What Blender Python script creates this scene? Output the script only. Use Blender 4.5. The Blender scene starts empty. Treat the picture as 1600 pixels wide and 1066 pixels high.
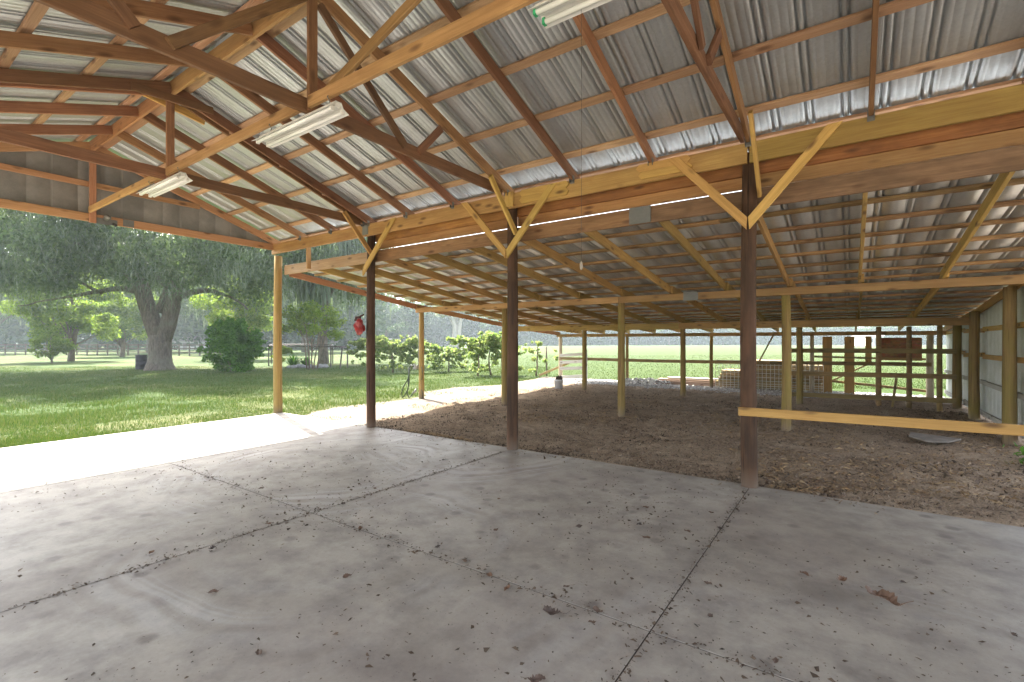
import bpy, math, random
import numpy as np
from mathutils import Vector, Matrix

random.seed(7)
RNG = np.random.default_rng(11)
SC = bpy.context.scene
COL = SC.collection
R = math.radians

# ------------------------------------------------------------------ camera
cam = bpy.data.cameras.new('camera')
cam.sensor_width = 36.0
cam.lens = 755.0 / 1600.0 * 36.0
cam.clip_start = 0.05
cam.clip_end = 3000
cam_o = bpy.data.objects.new('camera', cam)
cam_o.location = (10.505, -5.819, 1.6)
cam_o.rotation_euler = (R(90), 0, R(35))
COL.objects.link(cam_o)
SC.camera = cam_o

# ------------------------------------------------------------------ light
SUN_EL, SUN_AZ = R(47.5), math.atan2(-0.945, 0.325)      # azimuth measured from +Y towards +X
sun_dir = Vector((math.sin(SUN_AZ) * math.cos(SUN_EL), math.cos(SUN_AZ) * math.cos(SUN_EL), math.sin(SUN_EL)))
sl = bpy.data.lights.new('sun', 'SUN')
sl.energy = 2.8
sl.angle = R(0.55)
sl.color = (1.0, 0.95, 0.86)
so = bpy.data.objects.new('sun', sl)
so.rotation_euler = sun_dir.to_track_quat('Z', 'Y').to_euler()
so.location = (0, 0, 60)
COL.objects.link(so)

world = bpy.data.worlds.new('World')
SC.world = world
world.use_nodes = True
wn, wl = world.node_tree.nodes, world.node_tree.links
wn.clear()
w_out = wn.new('ShaderNodeOutputWorld')
w_bg = wn.new('ShaderNodeBackground')
w_sky = wn.new('ShaderNodeTexSky')
w_sky.sky_type = 'NISHITA'
w_sky.sun_disc = False
w_sky.sun_elevation = SUN_EL
w_sky.sun_rotation = SUN_AZ
w_sky.air_density = 1.0
w_sky.dust_density = 3.0
w_sky.ozone_density = 1.0
w_bg.inputs['Strength'].default_value = 0.105
w_hs = wn.new('ShaderNodeHueSaturation')            # a milky humid-day sky
w_hs.inputs['Saturation'].default_value = 0.42
wl.new(w_sky.outputs[0], w_hs.inputs['Color'])
wl.new(w_hs.outputs[0], w_bg.inputs[0])
wl.new(w_bg.outputs[0], w_out.inputs[0])

SC.view_settings.view_transform = 'Standard'
SC.view_settings.look = 'None'
SC.view_settings.gamma = 1.0
SC.view_settings.use_curve_mapping = False
SC.view_settings.exposure = 3.1
SC.cycles.use_denoising = True
SC.cycles.max_bounces = 10
SC.cycles.diffuse_bounces = 6
SC.cycles.glossy_bounces = 4
SC.cycles.transparent_max_bounces = 12
SC.cycles.volume_bounces = 1
SC.cycles.sample_clamp_indirect = 6.0
SC.cycles.caustics_reflective = False
SC.cycles.caustics_refractive = False

# ------------------------------------------------------------------ object helpers
ROOTS = {}

def link(name, me, mat=None, parent=None, M=None):
    o = bpy.data.objects.new(name, me)
    COL.objects.link(o)
    if me is not None and mat is not None and not me.materials:
        me.materials.append(mat)
    if M is not None:
        o.matrix_world = M
    if parent is not None:
        o.parent = parent
        if parent.type == 'EMPTY':
            o.matrix_parent_inverse = Matrix.LocRotScale(parent.location, parent.rotation_euler, None).inverted()
        else:
            o.matrix_parent_inverse = parent.matrix_basis.inverted() if parent.parent is None else Matrix()
    return o

def tag(o, label=None, cat=None, group=None, kind=None):
    if label: o['label'] = label
    if cat: o['category'] = cat
    if group: o['group'] = group
    if kind: o['kind'] = kind
    return o

def thing(name, loc, label, cat, group=None):
    o = bpy.data.objects.new(name, None)
    o.empty_display_size = 0.2
    o.location = loc
    COL.objects.link(o)
    return tag(o, label, cat, group)

def mesh_np(name, V, F, smooth=False, col=None):
    """V (n,3), F (m,k) all faces of one size"""
    V = np.asarray(V, dtype=np.float32); F = np.asarray(F, dtype=np.int32)
    me = bpy.data.meshes.new(name)
    k = F.shape[1]
    me.vertices.add(len(V)); me.vertices.foreach_set('co', V.ravel())
    me.loops.add(F.size); me.loops.foreach_set('vertex_index', F.ravel())
    me.polygons.add(len(F))
    me.polygons.foreach_set('loop_start', np.arange(0, F.size, k, dtype=np.int32))
    me.polygons.foreach_set('loop_total', np.full(len(F), k, dtype=np.int32))
    if smooth:
        me.polygons.foreach_set('use_smooth', np.ones(len(F), dtype=bool))
    if col is not None:                              # one random number per face, for hue variety
        at = me.attributes.new('var', 'FLOAT', 'FACE')
        at.data.foreach_set('value', np.asarray(col, dtype=np.float32))
    me.update(calc_edges=True)
    return me

class MB:
    def __init__(s): s.v = []; s.f = []
    def add(s, vs, fs):
        b = len(s.v); s.v += [tuple(v) for v in vs]; s.f += [tuple(i + b for i in f) for f in fs]
    def box(s, x0, y0, z0, x1, y1, z1):
        s.add([(x0,y0,z0),(x1,y0,z0),(x1,y1,z0),(x0,y1,z0),(x0,y0,z1),(x1,y0,z1),(x1,y1,z1),(x0,y1,z1)],
              [(0,3,2,1),(4,5,6,7),(0,1,5,4),(1,2,6,5),(2,3,7,6),(3,0,4,7)])
    def tube(s, pts, rad, n=8, cap=True):
        pts = [Vector(p) for p in pts]
        if not hasattr(rad, '__len__'): rad = [rad] * len(pts)
        ring0 = len(s.v); up = None
        vs = []; fs = []
        for i, p in enumerate(pts):
            t = (pts[min(i+1, len(pts)-1)] - pts[max(i-1, 0)]).normalized()
            if up is None:
                up = Vector((0,0,1)) if abs(t.z) < .9 else Vector((1,0,0))
            a = t.cross(up); a.normalize(); b = t.cross(a)
            up = b.cross(t) * 1.0 if False else up
            for k in range(n):
                th = 2*math.pi*k/n
                vs.append(p + (a*math.cos(th) + b*math.sin(th)) * rad[i])
        for i in range(len(pts)-1):
            for k in range(n):
                fs.append((i*n+k, i*n+(k+1)%n, (i+1)*n+(k+1)%n, (i+1)*n+k))
        if cap:
            fs.append(tuple(range(n-1,-1,-1))); fs.append(tuple((len(pts)-1)*n+k for k in range(n)))
        s.add(vs, fs)
    def mesh(s, name, smooth=False):
        me = bpy.data.meshes.new(name); me.from_pydata(s.v, [], s.f); me.update()
        if smooth: me.polygons.foreach_set('use_smooth', [True]*len(me.polygons)); 
        return me
    def build(s, name, mat, parent=None, smooth=False, M=None):
        return link(name, s.mesh(name, smooth), mat, parent, M)

def beam(name, p0, p1, w, d, mat, parent=None, up=(0,0,1), warp=0.0, ch=0.004, cut0=0.0, cut1=0.0):
    """sawn board from p0 to p1 (centre line); w across, d along 'up'; own local X axis runs along the grain"""
    p0 = Vector(p0); p1 = Vector(p1); L = (p1-p0).length
    x = (p1-p0).normalized(); y = Vector(up).cross(x).normalized(); z = x.cross(y)
    M = Matrix((x, y, z)).transposed().to_4x4(); M.translation = p0
    prof = []
    a, b = w/2, d/2; c = min(ch, a*.4, b*.4)
    prof = [(-a+c,-b),(a-c,-b),(a,-b+c),(a,b-c),(a-c,b),(-a+c,b),(-a,b-c),(-a,-b+c)]
    n = max(1, int(L/0.8)) if warp else 1
    ph = random.uniform(0, 6.28); wy = random.uniform(-1,1)*warp; wz = random.uniform(-1,1)*warp
    vs = []; fs = []
    for i in range(n+1):
        t = i/n; s = math.sin(t*math.pi)
        oy = wy*s; oz = wz*s*0.6
        for (py, pz) in prof:
            xx = t*L
            if i == 0: xx += cut0*(pz/b)
            if i == n: xx += cut1*(pz/b)
            vs.append((xx, py+oy, pz+oz))
    for i in range(n):
        for k in range(8):
            fs.append((i*8+k, i*8+(k+1)%8, (i+1)*8+(k+1)%8, (i+1)*8+k))
    fs.append(tuple(range(7,-1,-1))); fs.append(tuple(n*8+k for k in range(8)))
    me = bpy.data.meshes.new(name); me.from_pydata(vs, [], [tuple(reversed(f)) for f in fs]); me.update()
    return link(name, me, mat, parent, M)

def pole(name, x, y, z0, z1, r, mat, parent=None, lean=(0,0), n=14, flare=1.08, bow=0.0):
    """round post with a slight bow, taper and knotty outline; base at local origin"""
    m = MB(); k = 9; pts = []; rad = []
    bx, by = random.uniform(-1,1)*bow, random.uniform(-1,1)*bow
    for i in range(k):
        t = i/(k-1); s = math.sin(t*math.pi)
        pts.append((bx*s+lean[0]*t, by*s+lean[1]*t, (z1-z0)*t))
        rad.append(r*(flare + (0.93-flare)*t)*random.uniform(.985,1.015))
    m.tube(pts, rad, n)
    o = m.build(name, mat, parent, True, Matrix.Translation((x,y,z0)))
    return o

# ------------------------------------------------------------------ materials
def new_mat(name):
    m = bpy.data.materials.new(name); m.use_nodes = True
    nt = m.node_tree; nt.nodes.clear()
    return m, nt, nt.nodes, nt.links

class NT:
    def __init__(s, name):
        s.m, s.nt, s.n, s.l = new_mat(name)
        s.out = s.n.new('ShaderNodeOutputMaterial')
    def node(s, t, **kw):
        n = s.n.new(t)
        for k, v in kw.items():
            setattr(n, k, v)
        return n
    def set(s, sock, v):
        if hasattr(v, 'bl_rna') and hasattr(v, 'links'): s.l.new(v, sock)
        else: sock.default_value = v
    def coord(s, which='Object'):
        return s.node('ShaderNodeTexCoord').outputs[which]
    def mapping(s, vec, scale=(1,1,1), rot=(0,0,0), loc=(0,0,0)):
        n = s.node('ShaderNodeMapping'); s.l.new(vec, n.inputs['Vector'])
        s.set(n.inputs['Scale'], scale); s.set(n.inputs['Rotation'], rot); s.set(n.inputs['Location'], loc)
        return n.outputs[0]
    def noise(s, vec, scale, detail=4, rough=.55, dist=0):
        n = s.node('ShaderNodeTexNoise'); s.l.new(vec, n.inputs['Vector'])
        n.inputs['Scale'].default_value = scale; n.inputs['Detail'].default_value = detail
        n.inputs['Roughness'].default_value = rough; n.inputs['Distortion'].default_value = dist
        return n.outputs['Fac']
    def vor(s, vec, scale, feature='F1', out='Distance', rand=1.0):
        n = s.node('ShaderNodeTexVoronoi', feature=feature); s.l.new(vec, n.inputs['Vector'])
        n.inputs['Scale'].default_value = scale; n.inputs['Randomness'].default_value = rand
        return n.outputs[out]
    def ramp(s, fac, stops, interp='LINEAR'):
        n = s.node('ShaderNodeValToRGB'); s.l.new(fac, n.inputs[0]); cr = n.color_ramp; cr.interpolation = interp
        while len(cr.elements) < len(stops): cr.elements.new(0.5)
        for e, (p, c) in zip(cr.elements, stops):
            e.position = p
            e.color = (c, c, c, 1) if not hasattr(c, '__len__') else (*c[:3], 1)
        return n.outputs[0]
    def mix(s, fac, a, b, blend='MIX'):
        n = s.node('ShaderNodeMix', data_type='RGBA', blend_type=blend)
        s.set(n.inputs[0], fac)
        s.set(n.inputs[6], a if not isinstance(a, tuple) else (*a[:3], 1)); s.set(n.inputs[7], b if not isinstance(b, tuple) else (*b[:3], 1))
        return n.outputs[2]
    def math(s, op, a, b=0.0, clamp=False):
        n = s.node('ShaderNodeMath', operation=op, use_clamp=clamp); s.set(n.inputs[0], a); s.set(n.inputs[1], b)
        return n.outputs[0]
    def attr(s, name):
        return s.node('ShaderNodeAttribute', attribute_name=name).outputs['Fac']
    def bump(s, h, strength=.3, dist=.01):
        n = s.node('ShaderNodeBump'); s.l.new(h, n.inputs['Height'])
        n.inputs['Strength'].default_value = strength; n.inputs['Distance'].default_value = dist
        return n.outputs[0]
    def rnd(s):
        return s.node('ShaderNodeObjectInfo').outputs['Random']
    def principled(s, base, rough=.6, metal=0.0, normal=None, spec=.5):
        n = s.node('ShaderNodeBsdfPrincipled')
        s.set(n.inputs['Base Color'], base if not isinstance(base, tuple) else (*base[:3], 1))
        s.set(n.inputs['Roughness'], rough); s.set(n.inputs['Metallic'], metal)
        n.inputs['Specular IOR Level'].default_value = spec
        if normal is not None: s.l.new(normal, n.inputs['Normal'])
        return n.outputs[0]
    def finish(s, sh):
        s.l.new(sh, s.out.inputs['Surface']); return s.m

def wood(name, light, dark, knot=(.10,.045,.02), vary=.35, rough=.62, stain=0.0, stain_col=(.05,.04,.03)):
    t = NT(name)
    oc = t.coord(); r = t.rnd()
    off = t.node('ShaderNodeCombineXYZ')
    rm = t.math('MULTIPLY', r, 37.0); rm2 = t.math('MULTIPLY', r, 91.0)
    t.l.new(rm, off.inputs[0]); t.l.new(rm2, off.inputs[1]); t.l.new(rm, off.inputs[2])
    va = t.node('ShaderNodeVectorMath', operation='ADD'); t.l.new(oc, va.inputs[0]); t.l.new(off.outputs[0], va.inputs[1])
    v = va.outputs[0]
    g1 = t.noise(t.mapping(v, (1.2, 30, 30)), 1.7, 6, .66, .8)
    g2 = t.noise(t.mapping(v, (.5, 5, 5)), 1.3, 3, .5, 1.2)
    base = t.mix(t.ramp(g1, [(.32, 0), (.68, 1)]), dark, light)
    base = t.mix(t.math('MULTIPLY', t.ramp(g2, [(.4, 0), (.7, 1)]), .45), base, tuple(c*.62 for c in dark))
    # knots
    kn = t.vor(t.mapping(v, (2.6, 7.5, 7.5)), 1.0)
    kf = t.ramp(kn, [(.06, 1), (.15, .6), (.24, 0)])
    base = t.mix(t.math('MULTIPLY', kf, .85), base, knot)
    # board to board difference
    hv = t.node('ShaderNodeHueSaturation')
    t.l.new(base, hv.inputs['Color'])
    t.set(hv.inputs['Value'], t.math('ADD', t.math('MULTIPLY', r, vary), 1.0 - vary*.5))
    wn2 = t.node('ShaderNodeTexWhiteNoise', noise_dimensions='1D'); t.l.new(r, wn2.inputs['W'])
    t.set(hv.inputs['Hue'], t.math('ADD', t.math('MULTIPLY', wn2.outputs['Value'], .024), .488))
    base = hv.outputs[0]
    if stain:
        sn = t.noise(t.mapping(v, (1, 2.5, 2.5)), 1.1, 5, .65)
        base = t.mix(t.math('MULTIPLY', t.ramp(sn, [(.45, 0), (.62, 1)]), stain), base, stain_col)
    bn = t.bump(g1, .35, .004)
    return t.finish(t.principled(base, t.ramp(g1, [(0, rough+.12), (1, rough-.08)]), 0, bn, .35))

M = {}
M['rafter'] = wood('rafter_pine', (.42,.225,.112), (.26,.125,.058), vary=.6, stain=.35, stain_col=(.13,.055,.03))
M['purlin'] = wood('purlin_pine', (.62,.41,.25), (.43,.25,.135), vary=.5, stain=.3, stain_col=(.26,.13,.065))
M['chord'] = wood('truss_pine', (.29,.16,.078), (.17,.085,.04), vary=.5, stain=.35, stain_col=(.11,.065,.04))
M['gable'] = wood('gable_pine', (.52,.29,.15), (.38,.19,.085), vary=.25)
M['tie'] = wood('tie_pine', (.52,.30,.135), (.35,.185,.075), vary=.45, stain=.3, stain_col=(.25,.12,.05))
M['beam'] = wood('beam_pine', (.56,.345,.13), (.40,.215,.075), vary=.35, stain=.35, stain_col=(.22,.09,.03))
M['rear'] = wood('orange_board', (.46,.215,.07), (.29,.115,.035), vary=.3, stain=.5, stain_col=(.10,.04,.018))
M['green'] = wood('treated_board', (.50,.345,.10), (.35,.22,.06), vary=.25, stain=.25, stain_col=(.24,.12,.04))
M['brace'] = wood('treated_brace', (.66,.43,.14), (.50,.30,.085), vary=.35, stain=.2, stain_col=(.36,.20,.06))
M['ledger'] = wood('ledger_pine', (.43,.27,.125), (.27,.145,.06), vary=.3, stain=.45, stain_col=(.12,.065,.03))
M['ledger_dark'] = wood('weathered_ledger', (.30,.19,.10), (.18,.105,.055), vary=.3, stain=.5, stain_col=(.09,.055,.03))
M['lean_rafter'] = wood('lean_rafter_pine', (.56,.375,.135), (.38,.235,.08), vary=.4, stain=.3, stain_col=(.14,.10,.04))
M['lean_purlin'] = wood('lean_purlin_pine', (.54,.36,.175), (.36,.22,.095), vary=.6, stain=.4, stain_col=(.11,.07,.035))
M['fence'] = wood('weathered_rail', (.40,.28,.12), (.24,.16,.065), vary=.4, stain=.4, stain_col=(.10,.10,.04))
M['grey_wood'] = wood('grey_board', (.60,.58,.53), (.44,.42,.38), vary=.2)
M['rail'] = wood('new_rail', (.58,.33,.11), (.44,.22,.065), vary=.1)
M['plank'] = wood('tan_plank', (.60,.38,.13), (.46,.27,.085), vary=.2)
M['pallet'] = wood('pallet_wood', (.50,.36,.17), (.30,.205,.095), vary=.6)
M['lumber'] = wood('stacked_board', (.52,.38,.28), (.38,.25,.17), vary=.35)

def round_post(name, a, b, streak, green=0.0):
    t = NT(name); oc = t.coord(); r = t.rnd()
    off = t.node('ShaderNodeCombineXYZ'); rm = t.math('MULTIPLY', r, 53.0)
    t.l.new(rm, off.inputs[0]); t.l.new(rm, off.inputs[2])
    va = t.node('ShaderNodeVectorMath', operation='ADD'); t.l.new(oc, va.inputs[0]); t.l.new(off.outputs[0], va.inputs[1])
    v = va.outputs[0]
    g = t.noise(t.mapping(v, (22, 22, 1.0)), 1.5, 5, .6, .4)
    p = t.noise(t.mapping(v, (3, 3, .9)), 1.4, 4, .6)
    base = t.mix(t.ramp(g, [(.3, 0), (.7, 1)]), a, b)
    base = t.mix(t.math('MULTIPLY', t.ramp(p, [(.42, 0), (.62, 1)]), .7), base, streak)
    cr = t.ramp(t.noise(t.mapping(v, (40, 40, .7)), 1.2, 2, .5), [(.30, 1), (.36, 0)])
    base = t.mix(t.math('MULTIPLY', cr, .8), base, tuple(c*.3 for c in a))
    wz = t.node('ShaderNodeSeparateXYZ'); t.l.new(t.node('ShaderNodeNewGeometry').outputs['Position'], wz.inputs[0])
    mud = t.ramp(t.math('ADD', t.math('MULTIPLY', wz.outputs[2], 1.6), t.math('MULTIPLY', p, .55)), [(.22,.75),(.62,0)])     # mud splashed up from the floor
    base = t.mix(mud, base, (.24,.185,.14))
    return t.finish(t.principled(base, .82, 0, t.bump(g, .8, .01), .2))
M['post_dark'] = round_post('creosote_post', (.042,.028,.020), (.095,.054,.033), (.14,.075,.045))
M['post_tan'] = round_post('treated_post', (.30,.19,.07), (.44,.29,.11), (.26,.20,.06))
M['post_brown'] = round_post('old_post', (.20,.13,.055), (.36,.245,.10), (.26,.21,.06))
M['post_pale'] = round_post('pale_post', (.40,.33,.23), (.58,.50,.38), (.30,.24,.15))

def galv(name, base, rough, metal, mott=.3, streak=(.3,.27,.22), st=.15):
    t = NT(name); oc = t.coord('Object'); r = t.rnd()
    geo = t.node('ShaderNodeNewGeometry').outputs['Position']
    sp = t.vor(geo, 55, 'F1', 'Color')
    sps = t.node('ShaderNodeSeparateColor'); t.l.new(sp, sps.inputs[0])
    n1 = t.noise(geo, 1.7, 5, .6)
    n2 = t.noise(geo, 9, 4, .6)
    c = t.mix(t.math('MULTIPLY', sps.outputs[0], mott), base, tuple(x*.7 for x in base))
    c = t.mix(t.math('MULTIPLY', t.ramp(n1, [(.45,0),(.7,1)]), st*2), c, streak)
    hv = t.node('ShaderNodeHueSaturation'); t.l.new(c, hv.inputs['Color'])
    t.set(hv.inputs['Value'], t.math('ADD', t.math('MULTIPLY', r, .16), .92))
    rr = t.math('ADD', t.math('MULTIPLY', n2, .18), rough-.08)
    return t.finish(t.principled(hv.outputs[0], rr, metal, None, .5))
M['roof_metal'] = galv('galvanised_roof', (.58,.615,.63), .47, .7, streak=(.36,.36,.33), st=.12)
M['lean_metal'] = galv('lean_to_roof', (.70,.73,.75), .42, .55, st=.15, streak=(.33,.34,.34))
M['wall_metal'] = galv('wall_siding', (.78,.81,.80), .5, .15, st=.2, streak=(.33,.36,.22))
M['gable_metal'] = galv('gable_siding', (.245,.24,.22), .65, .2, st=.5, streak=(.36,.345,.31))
M['bracket'] = galv('bracket_steel', (.22,.225,.215), .6, .6)
M['steel_white'] = NT('fixture_enamel'); _t = M['steel_white']; M['steel_white'] = _t.finish(_t.principled((.80,.80,.76), .35))
_t = NT('fluorescent_tube'); M['tube'] = _t.finish(_t.principled((.86,.87,.84), .25))
_t = NT('tube_end_green'); M['green_end'] = _t.finish(_t.principled((.05,.42,.18), .4))

def simple(name, col, rough=.6, metal=0, nz=.25, sc=8, spec=.5):
    t = NT(name); oc = t.coord()
    n = t.noise(oc, sc, 4, .6)
    c = t.mix(t.ramp(n, [(.3,0),(.7,1)]), tuple(x*(1-nz) for x in col), tuple(min(1,x*(1+nz*.5)) for x in col))
    return t.finish(t.principled(c, rough, metal, t.bump(n, .15, .01), spec))
M['red_bag'] = simple('red_vinyl', (.30,.022,.02), .45, 0, .5, 9)
M['dark_strap'] = simple('dark_strap', (.05,.012,.012), .6)
M['bucket'] = simple('bucket_plastic', (.68,.70,.72), .4, 0, .12, 6)
M['dirt_board'] = simple('muddy_board', (.27,.235,.20), .9, 0, .35, 6)
M['barrel'] = simple('barrel_steel', (.035,.032,.04), .6, .3, .4, 5)
M['hose'] = simple('hose_rubber', (.035,.05,.028), .5, 0, .3, 4)
M['box_grey'] = simple('outlet_grey', (.30,.30,.27), .5, 0, .2, 6)
M['black'] = simple('black_plastic', (.02,.02,.02), .45)
M['cord'] = simple('cord_twine', (.08,.07,.055), .7)
M['bulb'] = simple('pull_knob', (.34,.28,.2), .4)
M['white_wire'] = simple('white_wire', (.78,.78,.74), .5, .3, .1)
M['white_paint'] = simple('white_wall_paint', (.78,.77,.74), .6, 0, .08, 3)
M['roof_grey'] = simple('shed_roof', (.34,.30,.29), .6, 0, .2, 2)
M['window_dark'] = simple('dark_window', (.05,.06,.07), .15, 0, .1)
M['rock'] = simple('fieldstone', (.34,.33,.33), .85, 0, .4, 3)
M['arbor'] = simple('arbor_steel', (.12,.10,.09), .6, .4, .4, 3)
M['back_fence'] = wood('old_fence_wood', (.16,.125,.09), (.09,.07,.05), vary=.4)

def osb():
    t = NT('strand_board'); oc = t.coord()
    v = t.vor(t.mapping(oc, (14, 14, 30)), 1.0, 'F1', 'Color')
    n = t.noise(oc, 3, 5, .6)
    c = t.mix(t.ramp(n, [(.35,0),(.65,1)]), (.22,.095,.045), (.36,.17,.085))
    c = t.mix(.25, c, v, 'OVERLAY')
    c = t.mix(t.ramp(t.noise(t.mapping(oc, (1,1,2)), 1.2, 3, .5), [(.5,0),(.7,.5)]), c, (.14,.08,.045))
    return t.finish(t.principled(c, .7, 0, t.bump(n, .2, .01), .3))
M['osb'] = osb()

def concrete():
    t = NT('trowelled_concrete'); P = t.node('ShaderNodeNewGeometry').outputs['Position']
    n1 = t.noise(P, .75, 7, .66, .5)
    n2 = t.noise(P, 3.2, 6, .65)
    n3 = t.noise(P, 38, 4, .7)
    c = t.mix(t.ramp(n1, [(.32,0),(.68,1)]), (.275,.238,.194), (.43,.388,.328))
    c = t.mix(t.math('MULTIPLY', t.ramp(n2, [(.42,0),(.66,1)]), .6), c, (.165,.142,.125))
    # trowel / sweeping arcs : pale dusty curves about a few centres
    arcs = None
    for (cx, cy, r0, w, s) in ((5.0,-2.1,1.35,.75,.65), (5.9,-.2,1.5,.6,.6), (7.0,-3.4,1.2,.6,.4), (10.6,-3.6,1.5,.5,.2)):
        vm = t.node('ShaderNodeVectorMath', operation='DISTANCE'); 
        wob = t.node('ShaderNodeVectorMath', operation='ADD'); t.l.new(P, wob.inputs[0])
        wv = t.node('ShaderNodeTexNoise'); t.l.new(P, wv.inputs['Vector']); wv.inputs['Scale'].default_value = .9
        wsc = t.node('ShaderNodeVectorMath', operation='SCALE'); t.l.new(wv.outputs['Color'], wsc.inputs[0]); wsc.inputs['Scale'].default_value = .6
        t.l.new(wsc.outputs[0], wob.inputs[1]); t.l.new(wob.outputs[0], vm.inputs[0]); vm.inputs[1].default_value = (cx+.3, cy+.3, .3)
        d = vm.outputs['Value']
        band = t.ramp(t.math('ABSOLUTE', t.math('SUBTRACT', d, r0)), [(0,1),(w*.5,.5),(w,0)])
        st = t.node('ShaderNodeTexNoise', noise_dimensions='1D'); t.l.new(t.math('MULTIPLY', d, 5.5), st.inputs['W']); st.inputs['Scale'].default_value = 1.0; st.inputs['Detail'].default_value = 4
        brk = t.ramp(t.noise(P, .8, 3, .5), [(.42,0),(.6,1)])
        a = t.math('MULTIPLY', t.math('MULTIPLY', band, t.ramp(st.outputs['Fac'], [(.42,0),(.62,1)])), t.math('MULTIPLY', brk, s))
        arcs = a if arcs is None else t.math('MAXIMUM', arcs, a)
    c = t.mix(arcs, c, (.60,.58,.55))
    # damp rings and round stains
    v = t.node('ShaderNodeTexVoronoi', feature='F1'); t.l.new(t.mapping(P, (1,1,0)), v.inputs['Vector']); v.inputs['Scale'].default_value = .55
    vs = t.node('ShaderNodeSeparateColor'); t.l.new(v.outputs['Color'], vs.inputs[0])
    dd = t.math('ADD', v.outputs['Distance'], t.math('MULTIPLY', n2, .22))
    spot = t.ramp(dd, [(.20,1),(.235,0)])
    spot = t.math('MULTIPLY', spot, t.ramp(vs.outputs[0], [(.62,0),(.67,.45)]))
    c = t.mix(spot, c, (.115,.095,.083))
    v2 = t.node('ShaderNodeTexVoronoi', feature='F1'); t.l.new(t.mapping(P, (1,1,0), loc=(3.3,1.7,0)), v2.inputs['Vector']); v2.inputs['Scale'].default_value = 4.2
    vs2 = t.node('ShaderNodeSeparateColor'); t.l.new(v2.outputs['Color'], vs2.inputs[0])
    d2 = t.math('ADD', v2.outputs['Distance'], t.math('MULTIPLY', n3, .12))
    sp2 = t.math('MULTIPLY', t.ramp(d2, [(.20,1),(.34,0)]), t.ramp(vs2.outputs[1], [(.45,0),(.95,.6)]))
    c = t.mix(sp2, c, (.12,.10,.088))
    # fine grit and flecks
    fl = t.vor(t.mapping(P, (1,1,0)), 26, 'F1', 'Distance')
    c = t.mix(t.math('MULTIPLY', t.ramp(fl, [(.07,1),(.12,0)]), .4), c, (.09,.075,.062))
    c = t.mix(.10, c, t.ramp(n3, [(.3,.15),(.7,.75)]), 'OVERLAY')
    # reddish film
    c = t.mix(t.math('MULTIPLY', t.ramp(t.noise(P, .42, 3, .5), [(.5,0),(.68,1)]), .28), c, (.205,.155,.142))
    rough = t.math('ADD', t.math('MULTIPLY', n2, .35), .34)
    return t.finish(t.principled(c, rough, 0, t.bump(t.math('ADD', t.math('MULTIPLY', n3, .35), n2), .10, .012), .5))
M['concrete'] = concrete()
_t = NT('slab_earth'); M['slab_under'] = _t.finish(_t.principled((.10,.085,.07), .9))

def ground():
    t = NT('lawn_turf'); P = t.node('ShaderNodeNewGeometry').outputs['Position']
    n1 = t.noise(P, .22, 5, .6); n2 = t.noise(P, 2.1, 5, .65); n3 = t.noise(P, 30, 3, .7); n4 = t.noise(P, .018, 3, .5)
    near = t.mix(t.ramp(n2, [(.35,0),(.65,1)]), (.034,.066,.010), (.062,.096,.019))
    near = t.mix(t.math('MULTIPLY', t.ramp(n1, [(.5,0),(.72,1)]), .7), near, (.19,.175,.06))
    far = t.mix(t.ramp(n1, [(.3,0),(.7,1)]), (.042,.072,.012), (.056,.084,.018))
    far = t.mix(t.ramp(n4, [(.4,0),(.65,.5)]), far, (.080,.094,.030))
    sx = t.node('ShaderNodeSeparateXYZ'); t.l.new(P, sx.inputs[0])
    # the mown yard is greener than the open pasture beyond the vines
    dry = t.ramp(t.math('ADD', t.math('MULTIPLY', sx.outputs[0], .11), t.math('MULTIPLY', n2, .9)), [(.05,0),(.45,.65)])
    near = t.mix(dry, near, (.13,.122,.05))
    f = t.ramp(t.math('ADD', t.math('MULTIPLY', sx.outputs[1], .02), t.math('MULTIPLY', t.math('ADD', sx.outputs[0], 12.0), .012)), [(.20,0),(.34,1)])
    c = t.mix(f, near, far)
    c = t.mix(.35, c, t.ramp(n3, [(.25,.1),(.75,.9)]), 'OVERLAY')
    return t.finish(t.principled(c, .9, 0, t.bump(t.math('ADD', n3, n2), .9, .05), .15))
M['lawn'] = ground()

def soil(name, a, b, c3, sc=1.0, bumpd=.05):
    t = NT(name); P = t.node('ShaderNodeNewGeometry').outputs['Position']
    n1 = t.noise(P, 1.1*sc, 6, .7, .6); n2 = t.noise(P, 7*sc, 6, .75, .5); n3 = t.noise(P, 45*sc, 4, .75)
    col = t.mix(t.ramp(n2, [(.35,0),(.65,1)]), a, b)
    col = t.mix(t.ramp(n1, [(.42,0),(.68,.8)]), col, c3)
    col = t.mix(.5, col, t.ramp(n3, [(.3,.12),(.7,.85)]), 'OVERLAY')
    return t.finish(t.principled(col, .95, 0, t.bump(t.math('ADD', n2, t.math('MULTIPLY', n3, .5)), 1.0, bumpd), .15))
M['dirt'] = soil('mulch_dirt', (.22,.155,.103), (.46,.345,.24), (.53,.405,.28))
M['sand'] = soil('sandy_path', (.185,.152,.122), (.25,.212,.175), (.16,.128,.10), 1.0, .02)
M['bounce_ground'] = soil('bounce_sand', (.40,.34,.27), (.52,.46,.38), (.36,.30,.235), 1.0, .02)  # pale soil for the added ground that bounces sunlight inside
M['gravel'] = soil('pale_gravel', (.26,.24,.23), (.42,.40,.38), (.33,.30,.28), 1.3, .04)

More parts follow.
